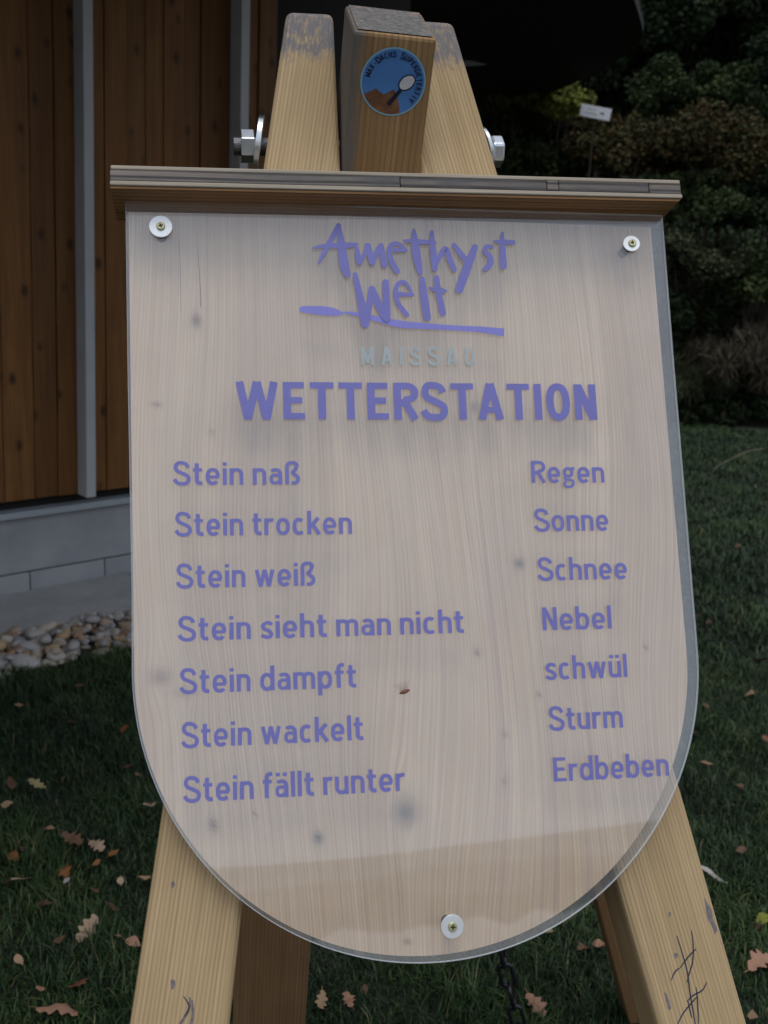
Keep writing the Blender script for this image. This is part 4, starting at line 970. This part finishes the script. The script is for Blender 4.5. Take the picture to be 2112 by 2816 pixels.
ink.stroke([(.045, 0), (.075, 0)], .012); ink.poly([(.07, -.014), (.095, 0), (.07, .014)])
ink.build('lettering', lambda a, b, c: sg+sgx*a+sgy*b+sgn*c, mat_sink, ds)

# -- fallen leaves
mat_leaf, t, b = M('fallen_oak_leaf', (.3, .2, .12), .7, spec=.3)
oc = nd(t, 'ShaderNodeObjectInfo'); v = nd(t, 'ShaderNodeTexCoord').outputs['Object']
nz = noise(t, v, 90, 4, .6); cL = mix(t, oc.outputs['Color'], ramp(t, nz, [(.3, (.65, .6, .55)), (.7, (1.15, 1.15, 1.1))]), 1, 'MULTIPLY'); t.links.new(cL, b.inputs['Base Color'])
def leaf_mesh(kind, seed):
    g = random.Random(seed); prof = []
    if kind == 'oak':
        n = 29; ws_ = [.03+.30*math.sin(math.pi*min(1, (i/(n-1))*.93+.03))**.8*(.72+.28*math.cos(i/(n-1)*6.2832*3.6+3.6))*(.75+.5*i/(n-1)) for i in range(n)]
        xs = [-.5+i/(n-1) for i in range(n)]
    elif kind == 'strip':
        n = 9; ws_ = [.02, .06, .08, .09, .09, .08, .06, .04, .02]; xs = [-.5+i/(n-1) for i in range(n)]
    else:
        n = 9; ws_ = [.02, .14, .24, .30, .30, .25, .18, .10, .01]; xs = [-.5+i/(n-1) for i in range(n)]
    curl = g.uniform(-.5, .5); bend = g.uniform(.1, .9)*g.choice((-1, 1)); V = []
    fx = lambda x, y: .18*bend*(x*x*2-.2)+curl*abs(y)*.55+.03*math.sin(9*x+seed)
    for i, x in enumerate(xs):
        L_ = ws_[i]*g.uniform(.93, 1.07); R_ = ws_[min(len(ws_)-1, i+1)]*g.uniform(.9, 1.05); side = .05*math.sin(x*4+seed)
        V += [(x, side-R_, fx(x, R_)), (x, side-R_*.5, fx(x, R_*.5)), (x, side, fx(x, 0)-.012), (x, side+L_*.5, fx(x, L_*.5)), (x, side+L_, fx(x, L_))]
    F = [(i*5+j, i*5+j+1, i*5+5+j+1, i*5+5+j) for i in range(len(xs)-1) for j in range(4)]
    b_ = len(V); V += [(-.72, -.008, fx(-.5, 0)), (-.72, .008, fx(-.5, 0)), (-.49, .012, fx(-.5, 0)), (-.49, -.012, fx(-.5, 0))]; F.append((b_, b_+1, b_+2, b_+3))
    me = bpy.data.meshes.new('leaf'); me.from_pydata(V, [], F); me.materials.append(mat_leaf); me.shade_smooth(); return me
LM = {('oak', i): leaf_mesh('oak', i) for i in range(5)}; LM.update({('plain', i): leaf_mesh('plain', i+9) for i in range(4)}); LM[('strip', 0)] = leaf_mesh('strip', 3)
CL = {'tan': (0.296, 0.200, 0.126), 'pale tan': (0.370, 0.274, 0.200), 'pinkish tan': (0.311, 0.178, 0.126), 'brown': (0.111, 0.063, 0.037), 'dark brown': (0.059, 0.037, 0.026), 'orange brown': (0.207, 0.089, 0.033), 'yellow green': (0.207, 0.222, 0.030), 'red brown': (0.178, 0.074, 0.044), 'whitish': (0.385, 0.370, 0.370), 'pale yellow': (0.252, 0.222, 0.111)}
LEAVES = [  # px, py, length px, colour, kind, where
 (102, 2156, 58, 'pale yellow', 'oak', 'on the grass at the far left above the other leaves'),
 (30, 2150, 55, 'brown', 'plain', 'at the left picture edge beside a pale yellow leaf'),
 (414, 2210, 50, 'pale tan', 'plain', 'touching the left side of the left front leg top'),
 (344, 2002, 45, 'orange brown', 'plain', 'close left of the curved acrylic edge'),
 (137, 2277, 40, 'pinkish tan', 'plain', 'left of centre in the upper cluster of leaves'),
 (198, 2305, 66, 'brown', 'oak', 'in the upper left cluster between two paler leaves'),
 (264, 2323, 62, 'pale tan', 'oak', 'standing on edge in the upper left cluster'),
 (56, 2330, 62, 'brown', 'oak', 'above an orange leaf near the left picture edge'),
 (38, 2357, 48, 'orange brown', 'plain', 'under a brown leaf near the left picture edge'),
 (314, 2344, 36, 'orange brown', 'plain', 'short of the left leg in the upper leaf cluster'),
 (264, 2373, 30, 'orange brown', 'plain', 'just below the upright pale tan leaf'),
 (42, 2417, 92, 'pale tan', 'oak', 'large, near the left picture edge'),
 (177, 2396, 66, 'orange brown', 'oak', 'curled, above a small whitish leaf'),
 (182, 2422, 32, 'whitish', 'plain', 'directly under the curled orange leaf'),
 (332, 2424, 34, 'pale tan', 'plain', 'small, short of the left leg at mid height'),
 (396, 2412, 38, 'tan', 'plain', 'half behind the left side of the left leg'),
 (258, 2445, 40, 'brown', 'plain', 'dull, between the pale lobed leaf and the small tan leaf'),
 (121, 2484, 42, 'dark brown', 'oak', 'deep in the grass left of the pale lobed leaf'),
 (312, 2492, 48, 'dark brown', 'oak', 'deep in the grass near the left leg'),
 (239, 2554, 88, 'pale tan', 'oak', 'lobed and tilted, in the middle of the left lawn'),
 (369, 2592, 52, 'pinkish tan', 'plain', 'half behind the left leg near the bottom'),
 (328, 2573, 30, 'tan', 'plain', 'small, left of the pinkish leaf by the leg'),
 (54, 2640, 40, 'tan', 'plain', 'small, near the left picture edge towards the bottom'),
 (165, 2582, 38, 'brown', 'plain', 'small, lower left of the pale lobed leaf'),
 (216, 2702, 72, 'red brown', 'oak', 'above the big oak leaf at the bottom left'),
 (111, 2719, 44, 'pinkish tan', 'plain', 'upper left of the big oak leaf'),
 (159, 2773, 112, 'pinkish tan', 'oak', 'largest of all, flat at the bottom left'),
 (20, 2210, 34, 'tan', 'plain', 'small, at the left edge under the first leaves'),
 (885, 2748, 60, 'tan', 'oak', 'left one of the pair between the left leg and the chain'),
 (958, 2748, 60, 'pinkish tan', 'oak', 'right one of the pair between the left leg and the chain'),
 (1005, 2720, 30, 'brown', 'plain', 'small, right of the pair under the panel foot'),
 (1473, 2761, 74, 'pinkish tan', 'oak', 'alone right of the chain'),
 (1608, 2607, 60, 'brown', 'oak', 'left of the right rear leg'),
 (1648, 2594, 42, 'pinkish tan', 'plain', 'touching the right rear leg'),
 (1962, 2405, 84, 'whitish', 'strip', 'narrow and curled, right of the right front leg'),
 (2036, 2337, 40, 'brown', 'plain', 'right of the right leg above the whitish strip'),
 (2104, 2525, 52, 'yellow green', 'plain', 'at the right picture edge'),
 (2092, 2645, 96, 'pinkish tan', 'oak', 'large, at the right picture edge below the green leaf'),
 (2068, 2790, 50, 'tan', 'plain', 'in the bottom right corner beside the leg'),
 (2036, 2160, 44, 'brown', 'plain', 'small, on the grass right of the acrylic foot'),
 (2106, 2032, 34, 'red brown', 'plain', 'small, at the right edge above the leg'),
 (2088, 1814, 56, 'brown', 'plain', 'at the right edge level with the word Nebel'),
 (2062, 1905, 50, 'tan', 'plain', 'on the grass level with the word schwül'),
 (2030, 1500, 40, 'brown', 'plain', 'far off on the grass level with the word Sonne'),
 (1510, 2560, 34, 'pale yellow', 'plain', 'under the right foot of the acrylic near the chain'),
]
for i, (px, py, ln, col, kind, where) in enumerate(LEAVES):
    p = on_z(px, py, .036); dist = (p-EYE).length; sl = ln*dist/FPX*.88
    key = (kind, 0 if kind == 'strip' else i % (5 if kind == 'oak' else 4)); o = bpy.data.objects.new('fallen_leaf', LM[key]); COL.objects.link(o)
    o.location = p; o.scale = (sl,)*3
    yaw = random.uniform(0, 6.28); o.rotation_euler = (random.uniform(-.5, .5)+(.5 if 'edge' in where or 'tilted' in where else 0), random.uniform(-.4, .4), yaw if i not in (19, 26, 34) else (1.2, .1, -.3)[(19, 26, 34).index(i)])
    c = CL[col]; f = random.uniform(.85, 1.15); o.color = (c[0]*f, c[1]*f, c[2]*f, 1)
    tag(o, f'{col} {"strip of leaf" if kind=="strip" else "oak leaf" if kind=="oak" else "dead leaf"} {where}', 'leaf', 'leaves fallen on the lawn')
# leaf crumbs sunk in the grass
g = np.random.default_rng(77); n = 420; d = np.sqrt(g.uniform(2.2, 100, n)); az = g.uniform(-.5, .5, n); X = d*np.sin(az); Y = d*np.cos(az)
ok = ((X-W0.x)*WN.x+(Y-W0.y)*WN.y > dep+bw+.05) & (Y < 10); X, Y = X[ok], Y[ok]; n = len(X)
P = np.stack([X, Y, g.uniform(.015, .045, n)], 1); a = g.normal(size=(n, 3)); a[:, 2] *= .3; a /= np.linalg.norm(a, axis=1)[:, None]; b = np.cross(a, np.array([0, 0, 1.])+g.normal(0, .3, (n, 3))); b /= np.linalg.norm(b, axis=1)[:, None]
s = g.uniform(.008, .028, n)[:, None]; mat_cr = leafy_mat('leaf_crumbs', [(.05, .03, .02), (.14, .08, .045), (.30, .20, .13)])
tag(fast_mesh('leaf_crumbs', np.stack([P-a*s, P+b*s*.6+a*s*.2, P+a*s, P-b*s*.5-a*s*.1], 1), 4, [(0, 1, 2, 3)], mat_cr, None, g.random(n), (0, 0, 0)), kind='stuff', label='crumbs of dead leaves sunk in the lawn', cat='leaf litter')
# pale bent straw far right
sp = smooth([tuple(on_z(x, y, .06)) for x, y in ((1950, 1335), (1965, 1290), (2010, 1262), (2060, 1240), (2100, 1234))], 6); V = []; F = []
for i, p in enumerate(sp): V += [Vector(p)+Vector((0, 0, .006)), Vector(p)+Vector((0, .006, 0)), Vector(p)-Vector((0, 0, .006))]
for i in range(len(sp)-1):
    for j in range(3): F.append((i*3+j, i*3+(j+1) % 3, i*3+3+(j+1) % 3, i*3+3+j))
tag(mesh('straw', V, F, simple('dry_straw', (.16, .14, .10), (.22, .19, .13), 30, .8), None), 'long bent straw lying on the far lawn at right', 'straw')
